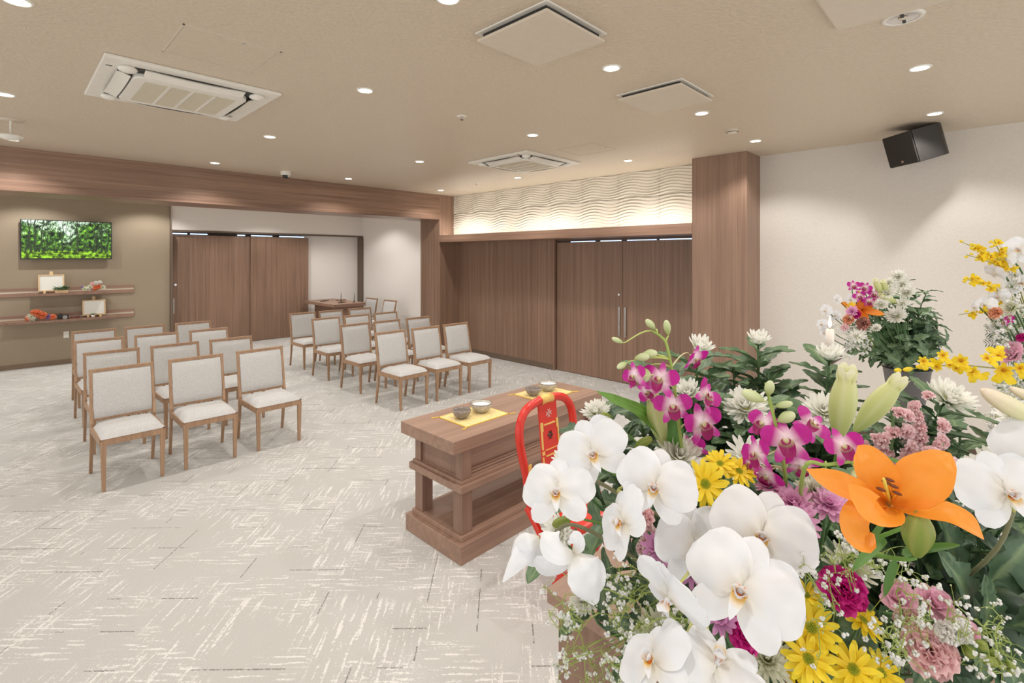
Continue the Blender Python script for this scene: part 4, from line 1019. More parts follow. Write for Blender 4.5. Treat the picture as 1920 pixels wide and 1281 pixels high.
# ---- dendrobium sprays
def dendro(label, main, blooms, buds, d):
    root = thing('dendrobium_spray', label, 'orchid', KB, group='purple dendrobium sprays')
    pts = [KB]+[W(a, b, d+(0 if len(q) == 0 else q[0])) for a, b, *q in main]; sm = []
    for i in range(len(pts)-1):
        a, b, c, e = pts[max(0, i-1)], pts[i], pts[i+1], pts[min(len(pts)-1, i+2)]
        for k in range(5): f = k/5; sm.append(((b*2)+(c-a)*f+(a*2-b*5+c*4-e)*f*f+(b*3-a-c*3+e)*f**3)*0.5)
    sm.append(pts[-1]); stem(root, sm, 0.0026, C(150, 172, 84))
    for (px, py, spx, face, roll) in blooms:
        dd = d+rnd.uniform(-0.03, 0.03); p = W(px, py, dd); o = bloom('dend', root, p, face, spx, dd, roll)
        z = (o.matrix_basis.to_3x3() @ Vector((0, 0, 1))).normalized(); q = p-z*(spx*dd/FPX*0.24)
        near = min(sm[3:], key=lambda v: (v-q-Vector((0, 0, -0.012))).length)
        stem(root, bez(near, near+(q-near)*0.3+Vector((0, 0, 0.008)), q-z*0.008, q, 6), 0.0012, C(206, 200, 150), 'pedicel')
    for (x0_, y0_, x1_, y1_, w_) in buds:
        a = W(x0_, y0_, d); b = W(x1_, y1_, d-0.012); bud(root, 'bud_pale', a, b, w_*d/FPX)
        near = min(sm[3:], key=lambda v: (v-a-Vector((0, 0, -0.012))).length)
        stem(root, bez(near, near+(a-near)*0.4+Vector((0, 0, 0.010)), a+(a-b)*0.3, a, 6), 0.0012, C(186, 196, 110), 'pedicel')
    return root
dendro('purple and white dendrobium spray standing tall on the left of the arrangement',
    [(1290, 960, .10), (1282, 870, .02), (1272, 790), (1264, 720), (1251, 650), (1240, 632), (1222, 620)],
    [(1190, 706, 72, (-.6, 0, .7), 10), (1238, 712, 92, (-.3, .2, .9), -10), (1262, 762, 92, (0, -.1, 1), 12), (1322, 742, 88, (.7, .15, .45), -40), (1316, 795, 104, (.45, -.1, .8), 20), (1303, 672, 70, (.45, -.35, .35), 10), (1296, 842, 84, (-.1, -.35, .8), 30), (1215, 735, 60, (-.4, -.2, .7), 60)],
    [(1228, 617, 1212, 600, 13), (1253, 628, 1249, 601, 13), (1168, 643, 1148, 634, 10), (1175, 680, 1158, 690, 12), (1190, 672, 1218, 668, 16), (1205, 664, 1232, 662, 16), (1212, 690, 1208, 716, 22)], .80)
dendro('deep purple dendrobium spray in a green water vial in the centre',
    [(1478, 1000, .10), (1474, 915, .02), (1468, 860), (1455, 800), (1443, 750), (1436, 718)],
    [(1476, 828, 116, (-.15, .1, 1), 14), (1432, 796, 88, (-.5, .2, .7), -20), (1420, 852, 92, (-.7, -.1, .6), 20), (1502, 872, 96, (.15, -.75, .5), 10), (1438, 892, 84, (-.4, -.55, .5), -30), (1522, 796, 92, (.5, .35, .6), -50), (1406, 872, 60, (-.8, 0, .4), 0)],
    [(1432, 752, 1393, 735, 22), (1440, 742, 1445, 715, 17), (1453, 762, 1486, 756, 14), (1458, 790, 1490, 776, 22)], .68)
t = dendro('single purple dendrobium bloom and pale buds leaning over the orange lily',
    [(1500, 1000, .15), (1508, 880), (1548, 872), (1598, 866)],
    [(1582, 838, 92, (.25, .05, 1), 25)],
    [(1548, 878, 1544, 906, 28), (1606, 872, 1648, 868, 20), (1600, 874, 1640, 940, 20), (1602, 880, 1602, 895, 11)], .60)
t = thing('water_vial', 'small green flower vial holding the deep purple dendrobium', 'vial', W(1474, 912, .70))
MB().lathe([(0.001, -0.05), (0.010, -0.05), (0.011, -0.004), (0.014, -0.003), (0.0145, 0.003), (0.006, 0.004), (0.004, 0.0)], 20, close=False, col=C(84, 112, 106)).build('tube', M['stem'], t, smooth=True)

# ---- orange lily
lr = thing('orange_lily', 'large open orange lily with curled petals', 'lily', KB)
def PP(L): return [W(*q) for q in L]
def tocam(p): return (Vector((0, 0, CH))-p).normalized()
c0 = (1668, 940, .50); nT = tocam(W(*c0))
ocf = lambda u_, v_: mixc(mixc(C(238, 150, 30), ORG, u_*2), C(252, 170, 70), 0.5+0.5*noise.noise(Vector((v_*12, u_*2, 0)))) if not (0.1 < u_ < 0.5 and noise.noise(Vector((v_*22, u_*30, 3))) > 0.55) else C(190, 90, 30)
def lp_(pts, wpx, n=None, cup=0.25):
    P = PP(pts); k = len(P); ws = [w_*pts[i][2]/FPX for i, w_ in enumerate(wpx)]
    ribbon(lr, P, ws, n or nT, 'petal', M['petal'], ocf, cup, 8, 0.15)
lp_([c0, (1700, 922, .485), (1735, 893, .475), (1765, 865, .47), (1782, 850, .475)], (16, 66, 84, 50, 2))
lp_([c0, (1655, 910, .49), (1640, 880, .49), (1622, 850, .50), (1608, 836, .51)], (16, 56, 66, 40, 2))
lp_([(1672, 948, .50), (1720, 955, .475), (1775, 962, .455), (1820, 985, .445), (1845, 1012, .445)], (16, 38, 44, 36, 2), nT+UP*0.9)
lp_([(1664, 950, .50), (1632, 948, .48), (1604, 968, .47), (1605, 1000, .47), (1625, 1020, .475), (1636, 1000, .485)], (16, 40, 46, 44, 30, 6), nT+UP*0.3)
lp_([(1662, 944, .50), (1628, 930, .485), (1585, 912, .48), (1545, 896, .485), (1512, 880, .49)], (16, 40, 46, 34, 2), nT+UP*0.3)
lp_([(1666, 950, .495), (1668, 965, .47), (1640, 958, .455), (1612, 930, .455), (1592, 908, .46)], (18, 46, 54, 40, 4), nT+UP*0.4)
for (x, y) in ((1662, 905), (1676, 912), (1652, 918), (1682, 925), (1668, 900)):
    stem(lr, [W(1668, 945, .50), W((x+1668)/2, (y+940)/2, .485), W(x, y, .47)], 0.001, C(240, 176, 60), 'stamen')
    a = W(x, y, .47); put(lr, MB().sphere((0, 0, 0), 1, 8, 5, col=C(130, 66, 30)).mesh('anther', M['petal'], True), frame_dir(a, RT+UP*-0.4) @ Matrix.Diagonal((0.0016, 0.0055, 0.0016, 1)), 'anther')
stem(lr, [W(1668, 945, .50), W(1664, 925, .48), W(1657, 898, .465)], 0.0018, C(226, 200, 80), 'pistil')
ls = bez(KB, KB+Vector((-0.05, 0, 0.1)), W(1650, 1040, .54), W(1667, 955, .505), 12); stem(lr, ls, 0.004, C(96, 136, 60))
bud(lr, 'bud_green', W(1718, 1044, .49), W(1724, 964, .47), 48*.48/FPX)
bud(lr, 'bud_green', W(1742, 968, .52), W(1762, 890, .51), 30*.5/FPX)
stem(lr, bez(ls[8], ls[9], W(1690, 1060, .50), W(1716, 1046, .49), 6), 0.0028, C(104, 144, 60), 'pedicel')
stem(lr, bez(ls[9], ls[10], W(1725, 985, .52), W(1742, 968, .52), 6), 0.0022, C(104, 144, 60), 'pedicel')
for a, b, s in (((1690, 1040, .50), (1790, 1015, .47), 0.075), ((1660, 1010, .52), (1600, 1060, .50), 0.07), ((1680, 1050, .52), (1655, 1120, .52), 0.07), ((1650, 900, .56), (1770, 880, .60), 0.10)):
    P0 = W(*a); put(lr, ME['leaf_long'], frame_dir(P0, W(*b)-P0, UP+nT, (W(*b)-P0).length), 'leaf')
# pale lily buds
lb = thing('pale_lily_stem', 'two tall pale green lily buds about to open, above the orange lily', 'lily', KB)
bud(lb, 'bud_lily', W(1571, 826, .80), W(1588, 700, .77), 47*.78/FPX)
bud(lb, 'bud_lily', W(1601, 810, .84), W(1684, 715, .80), 40*.82/FPX)
q = bez(KB, KB+Vector((0, 0, 0.15)), W(1572, 900, .84), W(1571, 826, .80), 10); stem(lb, q, 0.004, C(110, 146, 70)); stem(lb, bez(q[7], q[8], W(1592, 840, .85), W(1601, 810, .84), 6), 0.0028, C(110, 146, 70), 'pedicel')
for a, b in (((1560, 880, .82), (1500, 840, .78)), ((1580, 860, .84), (1650, 842, .84)), ((1590, 850, .86), (1740, 868, .80))):
    P0 = W(*a); put(lb, ME['leaf_long'], frame_dir(P0, W(*b)-P0, UP, (W(*b)-P0).length), 'leaf')
lb = thing('closed_lily_stem', 'greenish white lily bud with long green leaves, left of the arrangement', 'lily', KB)
bud(lb, 'bud_lily', W(1246, 838, .84), W(1222, 742, .82), 36*.83/FPX)
stem(lb, bez(KB, KB+Vector((0, 0, .12)), W(1262, 900, .86), W(1246, 838, .84), 10), 0.0035, C(110, 146, 70))
def blade(root, px, ws, c1, c2, n):
    P = PP(px); ribbon(root, P, [w_*px[i][2]/FPX for i, w_ in enumerate(ws)], n, 'leaf', M['leaf'], lambda a, b: mixc(c1, c2, 0.5+0.4*math.sin(b*26)), 0.25, 8)
blade(lb, [(1268, 848, .86), (1240, 805, .84), (1195, 772, .82), (1155, 752, .80), (1119, 734, .79)], (14, 42, 36, 24, 2), C(92, 140, 56), C(122, 166, 78), UP*0.6+nT)
blade(lb, [(1262, 850, .84), (1262, 825, .82), (1266, 795, .82), (1270, 772, .82)], (12, 36, 34, 4), C(66, 120, 40), C(96, 146, 60), nT)
for a, b, l in (((1072, 972, .70), (1036, 985, .69), 'yellow green bud under the leftmost moth orchid bloom'), ((1140, 872, .82), (1160, 858, .80), 'small yellow green bud behind the top left moth orchid'), ((1190, 838, .84), (1222, 822, .82), 'lime green bud left of the purple dendrobium'), ((1148, 792, .85), (1128, 776, .84), 'small green tipped bud beside the long leaf'), ((1098, 866, .8), (1080, 880, .8), 'tiny green bud behind the leftmost white chrysanthemum')):
    r_ = thing('lily_bud', l, 'bud', KB, group='small green buds'); bud(r_, 'bud_green', W(*a), W(*b), 17*a[2]/FPX); stem_to(r_, W(*a), W(*a)-W(*b), 0.0022, C(110, 146, 70), lift=0.6)

# ---- chrysanthemums
fl_rows = [
 ('white_chrysanthemum', 'upright cupped white chrysanthemum in front of the right wooden pillar', 'mum_cupped', 1422, 645, 1.10, 54, (0.05, .9, .45), 7),
 ('white_chrysanthemum', 'upright cupped white chrysanthemum directly below the tall candle', 'mum_cupped', 1555, 675, 1.05, 60, (0.05, .9, .45), 7),
 ('white_chrysanthemum', 'white chrysanthemum behind the topmost purple dendrobium bloom', 'mum_cupped', 1311, 658, 1.05, 60, (0.25, .8, .5), 4),
 ('white_chrysanthemum', 'flat white chrysanthemum with yellow centre left of the central dendrobium', 'mum_white', 1398, 768, .95, 80, (-.05, .6, .8), 6),
 ('white_chrysanthemum', 'white chrysanthemum half hidden behind the left pale lily bud', 'mum_white', 1546, 776, .92, 76, (.05, .6, .8), 6),
 ('white_chrysanthemum', 'white chrysanthemum tilted right above the pink stock flowers', 'mum_white', 1776, 752, .95, 82, (.45, .65, .5), 7),
 ('white_chrysanthemum', 'white chrysanthemum behind the small candle flame', 'mum_cupped', 1290, 742, .98, 60, (-.1, .6, .7), 4),
 ('white_chrysanthemum', 'white chrysanthemum beside the splat of the red chair', 'mum_cupped', 1062, 862, .82, 50, (-.5, .5, .6), 3),
 ('white_chrysanthemum', 'white chrysanthemum at the right front corner of the incense table', 'mum_white', 1118, 776, .95, 54, (-.1, .7, .6), 4),
 ('white_chrysanthemum', 'white and yellow chrysanthemum under the left dendrobium spray', 'mum_white', 1272, 862, .82, 92, (.2, .5, .8), 3),
 ('white_chrysanthemum', 'white chrysanthemum partly behind the two small yellow daisies', 'mum_small', 1398, 858, .82, 76, (.1, .4, .9), 3),
 ('white_chrysanthemum', 'white chrysanthemum facing up beneath the two small yellow daisies', 'mum_small', 1380, 892, .80, 50, (.1, .8, .4), 0),
 ('white_chrysanthemum', 'ivory chrysanthemum between the pink blooms and orange lily', 'mum_green', 1530, 925, .68, 78, (.1, .4, .9), 3),
 ('white_chrysanthemum', 'ivory green chrysanthemum behind the magenta carnation', 'mum_green', 1592, 1068, .70, 86, (.1, .4, .9), 2),
 ('white_chrysanthemum', 'pale green chrysanthemum beside the bottom orchid stem', 'mum_green', 1240, 1196, .66, 92, (-.2, .4, .9), 2),
 ('white_chrysanthemum', 'pale green chrysanthemum at the bottom edge left of the yellow daisies', 'mum_green', 1438, 1240, .62, 96, (0, .3, 1), 2),
 ('white_chrysanthemum', 'white chrysanthemum below the drooping moth orchid blooms', 'mum_white', 1098, 1128, .74, 60, (-.4, .3, .7), 2),
 ('white_chrysanthemum', 'white chrysanthemum hanging behind the leftmost moth orchid bloom', 'mum_white', 1048, 1000, .78, 64, (-.4, .1, .8), 2),
 ('white_chrysanthemum', 'cream chrysanthemum low among the dark leaves at the right', 'mum_white', 1712, 1050, .80, 46, (.2, .2, .9), 3),
 ('white_chrysanthemum', 'large ivory chrysanthemum beside the orchid cut off by the right edge', 'mum_cupped', 1866, 890, .74, 92, (-.5, .35, .6), 3),
 ('white_chrysanthemum', 'white chrysanthemum bloom under the right edge baby breath', 'mum_small', 1900, 780, 1.2, 60, (-.4, .35, .6), 3)]
for nm, l, k, px, py, d, s, f, nl in fl_rows:
    flower(nm, l, 'chrysanthemum', k, px, py, d, s, f, rnd.uniform(0, 60), 'white and ivory chrysanthemums', nl, 0.085, r=0.003)
for l, px, py, d, s, f in (
 ('yellow daisy beside the second large moth orchid bloom', 1322, 908, .66, 88, (.2, .1, 1)),
 ('upper small yellow daisy of the pair left of the central dendrobium', 1350, 870, .70, 62, (-.1, .6, .8)),
 ('lower small yellow daisy of the pair left of the central dendrobium', 1386, 884, .69, 60, (.2, .5, .8)),
 ('yellow daisy facing the camera below the magenta carnation', 1522, 1178, .60, 94, (-.05, .15, 1)),
 ('yellow daisy overlapping just below the camera facing one', 1516, 1236, .585, 92, (0, .05, 1)),
 ('yellow daisy at the bottom edge, the third of the yellow cluster', 1600, 1256, .58, 94, (.05, .1, 1)),
 ('yellow daisy turned away under the right side of the magenta carnation', 1618, 1164, .62, 78, (.4, .6, .5)),
 ('yellow daisy half hidden at the left of the magenta carnation', 1512, 1118, .66, 66, (-.2, .5, .7)),
 ('yellow daisy at the bottom edge below the pink carnation', 1652, 1262, .62, 76, (.3, .2, .8)),
 ('yellow daisy peeking out right of the bottom large orchid petal', 1486, 1252, .63, 60, (-.5, .1, .7)),
 ('yellow daisy peeking out under the largest orchid bloom', 1462, 1180, .62, 44, (-.4, .1, .7))):
    flower('yellow_daisy', l, 'daisy', 'daisy', px, py, d, s, f, rnd.uniform(0, 60), 'yellow daisies in the front arrangement', 1, 0.05)
for l, k, px, py, d, s, f in (
 ('small tight pink chrysanthemum left of the green vial', 'mum_pink', 1443, 914, .68, 50, (-.2, .8, .5)),
 ('pink chrysanthemum in the middle of the pink row', 'mum_pink', 1488, 946, .66, 72, (-.1, .6, .7)),
 ('pink chrysanthemum at the right of the pink row under the ivory one', 'mum_pink', 1552, 948, .66, 72, (.15, .5, .8)),
 ('lowest pink chrysanthemum beside the large orchid petal', 'mum_pink', 1502, 980, .64, 66, (.1, .2, 1)),
 ('pink chrysanthemum touching the left petals of the orange lily', 'mum_pink', 1578, 932, .70, 46, (.4, .4, .7)),
 ('small pink chrysanthemum behind the upper right orchid petal', 'mum_pink', 1455, 950, .69, 50, (-.3, .7, .5)),
 ('mauve chrysanthemum between the orchid blooms at lower left', 'mum_mauve', 1236, 1030, .66, 66, (-.2, .5, .8)),
 ('mauve chrysanthemum touching the left edge of the largest orchid', 'mum_mauve', 1296, 1072, .66, 54, (.1, .3, .9)),
 ('mauve chrysanthemum below the lip of the largest orchid', 'mum_mauve', 1352, 1158, .60, 62, (-.2, .2, .9)),
 ('salmon pink bloom behind the edge-on moth orchid', 'carn_pink', 1206, 975, .70, 54, (-.3, .3, .8)),
 ('small mauve chrysanthemum left of the edge-on orchid', 'mum_mauve', 1218, 1052, .68, 36, (-.5, .3, .6))):
    flower('pink_chrysanthemum', l, 'chrysanthemum', k, px, py, d, s, f, rnd.uniform(0, 60), 'pink and mauve chrysanthemums', 1, 0.05)
for nm, l, k, px, py, d, s, f in (
 ('carnation', 'bright magenta carnation under the orange lily', 'carn_magenta', 1580, 1108, .62, 92, (.05, .3, 1)),
 ('carnation', 'magenta carnation below the largest orchid bloom', 'carn_magenta', 1402, 1188, .60, 78, (-.1, .2, 1)),
 ('carnation', 'large pale pink carnation in the bottom right corner', 'carn_pink', 1742, 1222, .60, 100, (.1, .2, 1)),
 ('carnation', 'pale pink carnation with deeper pink heart above the corner one', 'carn_pink', 1712, 1176, .64, 70, (-.1, .3, 1)),
 ('lisianthus', 'dusty pink lisianthus right of the magenta carnation', 'rose', 1688, 1128, .62, 70, (-.1, .4, .8)),
 ('lisianthus', 'dusty pink lisianthus at the far right of the pink cluster', 'rose', 1748, 1136, .62, 70, (.35, .4, .8)),
 ('lisianthus', 'peach lisianthus on the right beside the green snapdragon buds', 'rose', 1800, 1185, .62, 60, (.6, .3, .6))):
    flower(nm, l, 'carnation' if nm == 'carnation' else 'lisianthus', k, px, py, d, s, f, rnd.uniform(0, 60), None, 0)
# ---- stock / snapdragon spikes
def spike(name, label, cat, px, ws, kind, d, spx, jit=16, n=14, seed=0, base=None, sub_bud=None):
    r_ = random.Random(seed); root = thing(name, label, cat, base or KB, group=None)
    P = [W(a, b, d) for a, b in px]; m = bez(P[0], P[0].lerp(P[1], .5), P[1].lerp(P[2], .3), P[2], 12)
    stem(root, [root.location.copy(), root.location.lerp(m[0], 0.6)+Vector((0, 0, .02))]+m, 0.003, C(104, 136, 84))
    for i in range(n):
        t = i/(n-1); q = m[0].lerp(m[-1], t) if False else m[int(t*12)]
        a = r_.uniform(0, 2*PI); sc = spx*(1.1-0.55*t); off = (RT*math.cos(a)+UP*math.sin(a))*(jit*(1.1-.5*t)*d/FPX)+FW*r_.uniform(-.02, .0)
        if sub_bud and t > 0.35: p = q+off*0.5; bud(root, sub_bud, p, p+(off+(m[-1]-m[0])*0.1).normalized()*sc*0.6*d/FPX, sc*0.5*d/FPX)
        else: bloom(kind, root, q+off, (math.cos(a)*.8, math.sin(a)*.8, .8), sc, d, 0)
    return root
spike('stock_flower', 'pale pink stock spike behind the two pale lily buds', 'stock flower', [(1660, 900), (1680, 820), (1672, 768)], 1, 'stock', .88, 48, 24, 15, 1)
spike('stock_flower', 'pale pink stock spike below the right tilted white chrysanthemum', 'stock flower', [(1745, 880), (1735, 810), (1722, 752)], 1, 'stock', .90, 46, 24, 15, 2)
spike('stock_flower', 'pale pink stock spike just above the right lily petal', 'stock flower', [(1700, 890), (1752, 850), (1768, 832)], 1, 'stock', .86, 44, 20, 10, 3)
spike('stock_flower', 'pale pink stock spike at the left end of the pink stock group', 'stock flower', [(1640, 860), (1628, 840), (1622, 822)], 1, 'stock', .90, 38, 14, 7, 4)
spike('snapdragon', 'salmon pink snapdragon between the two lower orchid sprays', 'snapdragon', [(1215, 1020), (1205, 985), (1198, 950)], 1, 'stock', .74, 34, 10, 8, 5)
spike('snapdragon', 'snapdragon spike ending in lime green buds at the lower right', 'snapdragon', [(1770, 1170), (1815, 1215), (1878, 1236)], 1, 'stock_white', .60, 44, 13, 16, 6, sub_bud='bud_green')
# ---- yellow oncidium branch reaching in from the right
BR = Vector((1.62, -0.20, 1.35))
oc = thing('oncidium_branch', 'yellow oncidium branch stretching sideways across the beige wall', 'orchid', W(1990, 720, .9))
os_ = [W(1990, 720, .9), W(1915, 693, .9), W(1860, 690, .9), W(1800, 684, .9), W(1745, 687, .9), W(1710, 692, .9), W(1684, 694, .9)]
stem(oc, os_, 0.0013, C(140, 140, 60))
for x, y, s, f, r_ in ((1731, 677, 30, (0, .2, 1), 40), (1757, 688, 30, (-.2, -.2, 1), 180), (1768, 666, 32, (0, .3, 1), 10), (1780, 684, 26, (.2, -.2, .8), 120), (1802, 676, 40, (-.1, .1, 1), 5), (1793, 690, 26, (0, -.4, .7), 60), (1822, 696, 38, (.1, -.1, 1), 30), (1850, 672, 34, (.1, .4, .8), 70), (1873, 668, 38, (0, .3, .9), 200), (1882, 694, 48, (0, 0, 1), 0), (1912, 690, 36, (.1, 0, 1), 40), (1838, 704, 24, (.2, -.4, .8), 90)):
    bloom('oncidium', oc, W(x, y, .89), f, s, .89, r_)
for a, b in (((1690, 694), (1678, 695)), ((1712, 691), (1694, 694)), ((1736, 688), (1718, 688))): bud(oc, 'bud_yellow', W(*a, .9), W(*b, .895), 9*.9/FPX)
pb = thing('pink_lily_bud', 'long pointed pink and green lily bud entering from the right edge', 'lily', W(1990, 850, .62))
bud(pb, 'bud_pink', W(1960, 800, .62), W(1842, 732, .60), 34*.6/FPX); bud(pb, 'bud_pink', W(1985, 770, .66), W(1895, 728, .64), 22*.6/FPX)
stem(pb, [W(1990, 850, .62), W(1980, 820, .62), W(1960, 800, .62)], 0.003, C(120, 150, 80)); stem(pb, [W(1990, 850, .62), W(1995, 800, .64), W(1985, 770, .66)], 0.003, C(120, 150, 80), 'pedicel')

# ---- leafy stems filling the arrangement
fol = [(1200, 760, 1.0), (1250, 700, 1.05), (1330, 700, 1.08), (1375, 690, 1.1), (1440, 700, 1.08), (1480, 740, 1.05), (1340, 790, 1.0), (1420, 800, 1.0), (1500, 800, 1.0), (1160, 830, .95), (1210, 870, .92),
       (1280, 900, .92), (1360, 860, .95), (1440, 870, .92), (1530, 840, .95), (1600, 850, .98), (1680, 780, 1.0), (1730, 790, 1.0), (1780, 850, .98), (1800, 800, 1.02), (1650, 900, .92), (1740, 920, .88), (1810, 930, .9), (1130, 950, .86),
       (1140, 1010, .84), (1180, 1060, .82), (1240, 1000, .86), (1120, 1080, .80), (1330, 940, .88), (1420, 930, .86), (1500, 910, .86), (1560, 1000, .82), (1480, 1050, .78), (1560, 1080, .78), (1640, 1080, .78), (1720, 1010, .80),
       (1790, 1010, .78), (1850, 1000, .74), (1890, 1040, .70), (1760, 1080, .78), (1840, 1110, .68), (1880, 1180, .64), (1900, 1250, .62), (1820, 1240, .68), (1170, 1130, .78), (1250, 1110, .76), (1320, 1180, .72), (1400, 1240, .72), (1160, 1200, .74), (1240, 1240, .70),
       (1480, 1180, .72), (1560, 1230, .70), (1640, 1200, .72), (1700, 1260, .70), (1420, 1130, .74), (1660, 1140, .74), (1560, 1150, .72), (1780, 1140, .72)]
LM = [(1422, 645, 'upright mum by the wooden pillar'), (1555, 675, 'upright mum under the candle'), (1311, 658, 'mum behind the top dendrobium'), (1398, 768, 'flat white mum'), (1270, 740, 'left dendrobium spray'), (1476, 830, 'deep purple dendrobium'),
      (1630, 760, 'pale lily buds'), (1776, 752, 'tilted white mum'), (1690, 820, 'pink stock'), (1668, 930, 'orange lily'), (1322, 908, 'orchid side daisy'), (1113, 850, 'top left moth orchid'), (1168, 978, 'edge-on moth orchid'), (1090, 1060, 'drooping moth orchids'),
      (1240, 1196, 'pale green mum'), (1398, 1100, 'largest moth orchid'), (1500, 960, 'pink mum row'), (1580, 1108, 'magenta carnation'), (1522, 1200, 'yellow daisy cluster'), (1742, 1222, 'corner carnation'), (1718, 1000, 'green lily bud'), (1870, 900, 'right edge orchid'), (1840, 1230, 'lime snapdragon buds'), (1700, 1130, 'dusty pink lisianthus')]
seen_l = set()
for i, (px, py, d) in enumerate(fol):
    lbl = None
    for x_, y_, nm_ in sorted(LM, key=lambda q: (q[0]-px)**2+(q[1]-py)**2):
        dx, dy = px-x_, py-y_; sz = 'just ' if math.hypot(dx, dy) < 60 else ''
        wd = ('right of' if dx > 0 else 'left of') if abs(dx) > abs(dy)*1.3 else ('below' if dy > 0 else 'above') if abs(dy) > abs(dx)*1.3 else ('below and ' if dy > 0 else 'above and ')+('right of' if dx > 0 else 'left of')
        lbl = 'dark green lobed foliage stem %s%s the %s' % (sz, wd, nm_)
        if lbl not in seen_l: break
    seen_l.add(lbl)
    root = thing('foliage_stem', lbl, 'foliage', KB, group='foliage stems of the front arrangement')
    p = W(px, py, d); dirn = (p-KB).normalized()
    if py < 900:
        st = W(px+rnd.uniform(-12, 12), py+170, d+0.03); pts = bez(KB, KB.lerp(st, .6), st, p, 14)
    else:
        pts = bez(KB, KB+dirn*0.1+Vector((0, 0, 0.08)), p-dirn*0.08+Vector((0, 0, .05)), p, 14)
    stem(root, pts, 0.003, C(84, 112, 72))
    big = px > 1770 and py > 860
    leaves(root, pts, 20 if py < 900 else 10, 0.11 if big else 0.085 if py < 900 else 0.075, 1.0, 0.6 if py < 900 else 0.4, 3 if big else None)

# ---- gypsophila
def gypso(label, base, tips, seed, wire=C(150, 166, 84), bs=0.0027, per=4, spread=0.022):
    r_ = random.Random(seed); root = thing('gypsophila_spray', label, 'gypsophila', base, group=None)
    mb, fb = MB(), MB(); o = base
    nodes = []
    for (px, py, d) in tips:
        p = W(px, py, d)
        src = min(nodes+[base], key=lambda v: (v-p).length) if nodes and r_.random() < 0.75 else base
        mid = src.lerp(p, 0.6)+Vector((r_.uniform(-1, 1), r_.uniform(-1, 1), r_.uniform(-.5, 1)))*0.012
        mb.tube([src-o, src.lerp(mid, .5)-o+Vector((0, 0, 0.005)), mid-o, p-o], [0.0009, 0.0008, 0.0006, 0.0005], 4, col=wire); nodes += [mid]
        for k in range(per):
            v = Vector((r_.gauss(0, 1), r_.gauss(0, 1), r_.gauss(0, 1))).normalized()*r_.uniform(0.3, 1)*spread; q = p+v
            mb.tube([p-o, (p+q)/2-o+Vector((0, 0, .002)), q-o], [0.0004, 0.0003, 0.0003], 3, col=wire)
            if r_.random() < 0.62:
                s = bs*r_.uniform(0.8, 1.5)
                for j in range(6):
                    w_ = Vector((r_.gauss(0, 1), r_.gauss(0, 1), r_.gauss(0, 1))).normalized()*s*0.7
                    fb.sphere(q+w_-o, s*0.55, 5, 3, col=C(244, 244, 240))
            else: fb.sphere(q-o, bs*0.42, 5, 3, col=C(206, 214, 170))
    mb.build('stems', M['stem'], root, kind='stuff'); fb.build('blossoms', M['petal'], root, kind='stuff', smooth=True)
def poly_tips(n, pts, d0, d1, seed, jit=28):
    r_ = random.Random(seed); o = []
    for i in range(n):
        a, b = r_.choice(list(zip(pts[:-1], pts[1:]))); t = r_.random()
        o.append((a[0]+(b[0]-a[0])*t+r_.gauss(0, jit), a[1]+(b[1]-a[1])*t+r_.gauss(0, jit), r_.uniform(d0, d1)))
    return o
gypso('baby breath spray spilling over the altar corner at the bottom left', W(1230, 1180, .74), poly_tips(26, [(1060, 1110), (1070, 1180), (1085, 1250), (1110, 1290)], .60, .68, 1, 18), 1)
gypso('baby breath spray with bare green twigs under the left orchids', W(1260, 1120, .76), poly_tips(30, [(1130, 1060), (1180, 1120), (1210, 1160), (1160, 1160)], .62, .70, 2, 28), 2, bs=0.0026)
gypso('baby breath spray between the edge-on orchid and altar', W(1300, 1160, .74), poly_tips(22, [(1150, 1150), (1220, 1180), (1270, 1150)], .60, .66, 3, 20), 3)
gypso('baby breath spray under the green lily bud', W(1600, 1220, .74), poly_tips(17, [(1560, 1050), (1620, 1040), (1680, 1070), (1730, 1110)], .54, .60, 4, 22), 4)
gypso('baby breath spray over the pale pink carnations', W(1690, 1260, .72), poly_tips(24, [(1650, 1110), (1720, 1150), (1700, 1210), (1650, 1200), (1720, 1250)], .52, .58, 5, 26), 5)
gypso('baby breath spray trailing to the lower right corner', W(1740, 1260, .72), poly_tips(22, [(1760, 1160), (1830, 1170), (1870, 1220), (1900, 1270)], .54, .60, 6, 20), 6)
gypso('baby breath spray around the magenta carnation', W(1540, 1200, .74), poly_tips(12, [(1520, 1060), (1540, 1110), (1560, 1180)], .55, .62, 7, 24), 7)
gypso('baby breath spray beneath the lowest orchid at the bottom edge', W(1180, 1300, .72), poly_tips(16, [(1110, 1240), (1180, 1240), (1190, 1275)], .60, .64, 8, 18), 8)

# ---- candles
def candle(px, ytop, ybot, d, label, r=0.011):
    p = W(px, ybot, d); q = W(px, ytop, d); t = thing('candle', label, 'candle', (p.x, p.y, p.z)); h = q.z-p.z
    MB().lathe([(0.001, 0), (r, 0), (r, h*0.97), (r*0.8, h), (0.001, h*0.98)], 18).build('wax', M['wax'], t, smooth=True)
    MB().tube([(0, 0, h*0.97), (0.001, 0, h+0.010)], 0.001, 5).build('wick', M['black'], t)
    MB().lathe([(0.0005, h+0.004), (0.0045, h+0.012), (0.005, h+0.018), (0.003, h+0.028), (0.0005, h+0.040)], 12).build('flame', M['flame'], t, smooth=True)
    s = thing('candle_stand', 'bronze candle stand carrying the '+label.split(' candle')[0]+' candle', 'candle stand', (p.x, p.y, AZ)); H_ = p.z-AZ
    MB().lathe([(0.001, 0), (0.06, 0), (0.06, 0.01), (0.02, 0.03), (0.01, 0.06), (0.009, H_*0.5), (0.016, H_*0.52), (0.009, H_*0.55), (0.009, H_-0.03), (0.03, H_-0.012), (0.032, H_-0.002), (0.001, H_-0.002)], 20).build('stand', M['stand'], s, smooth=True)
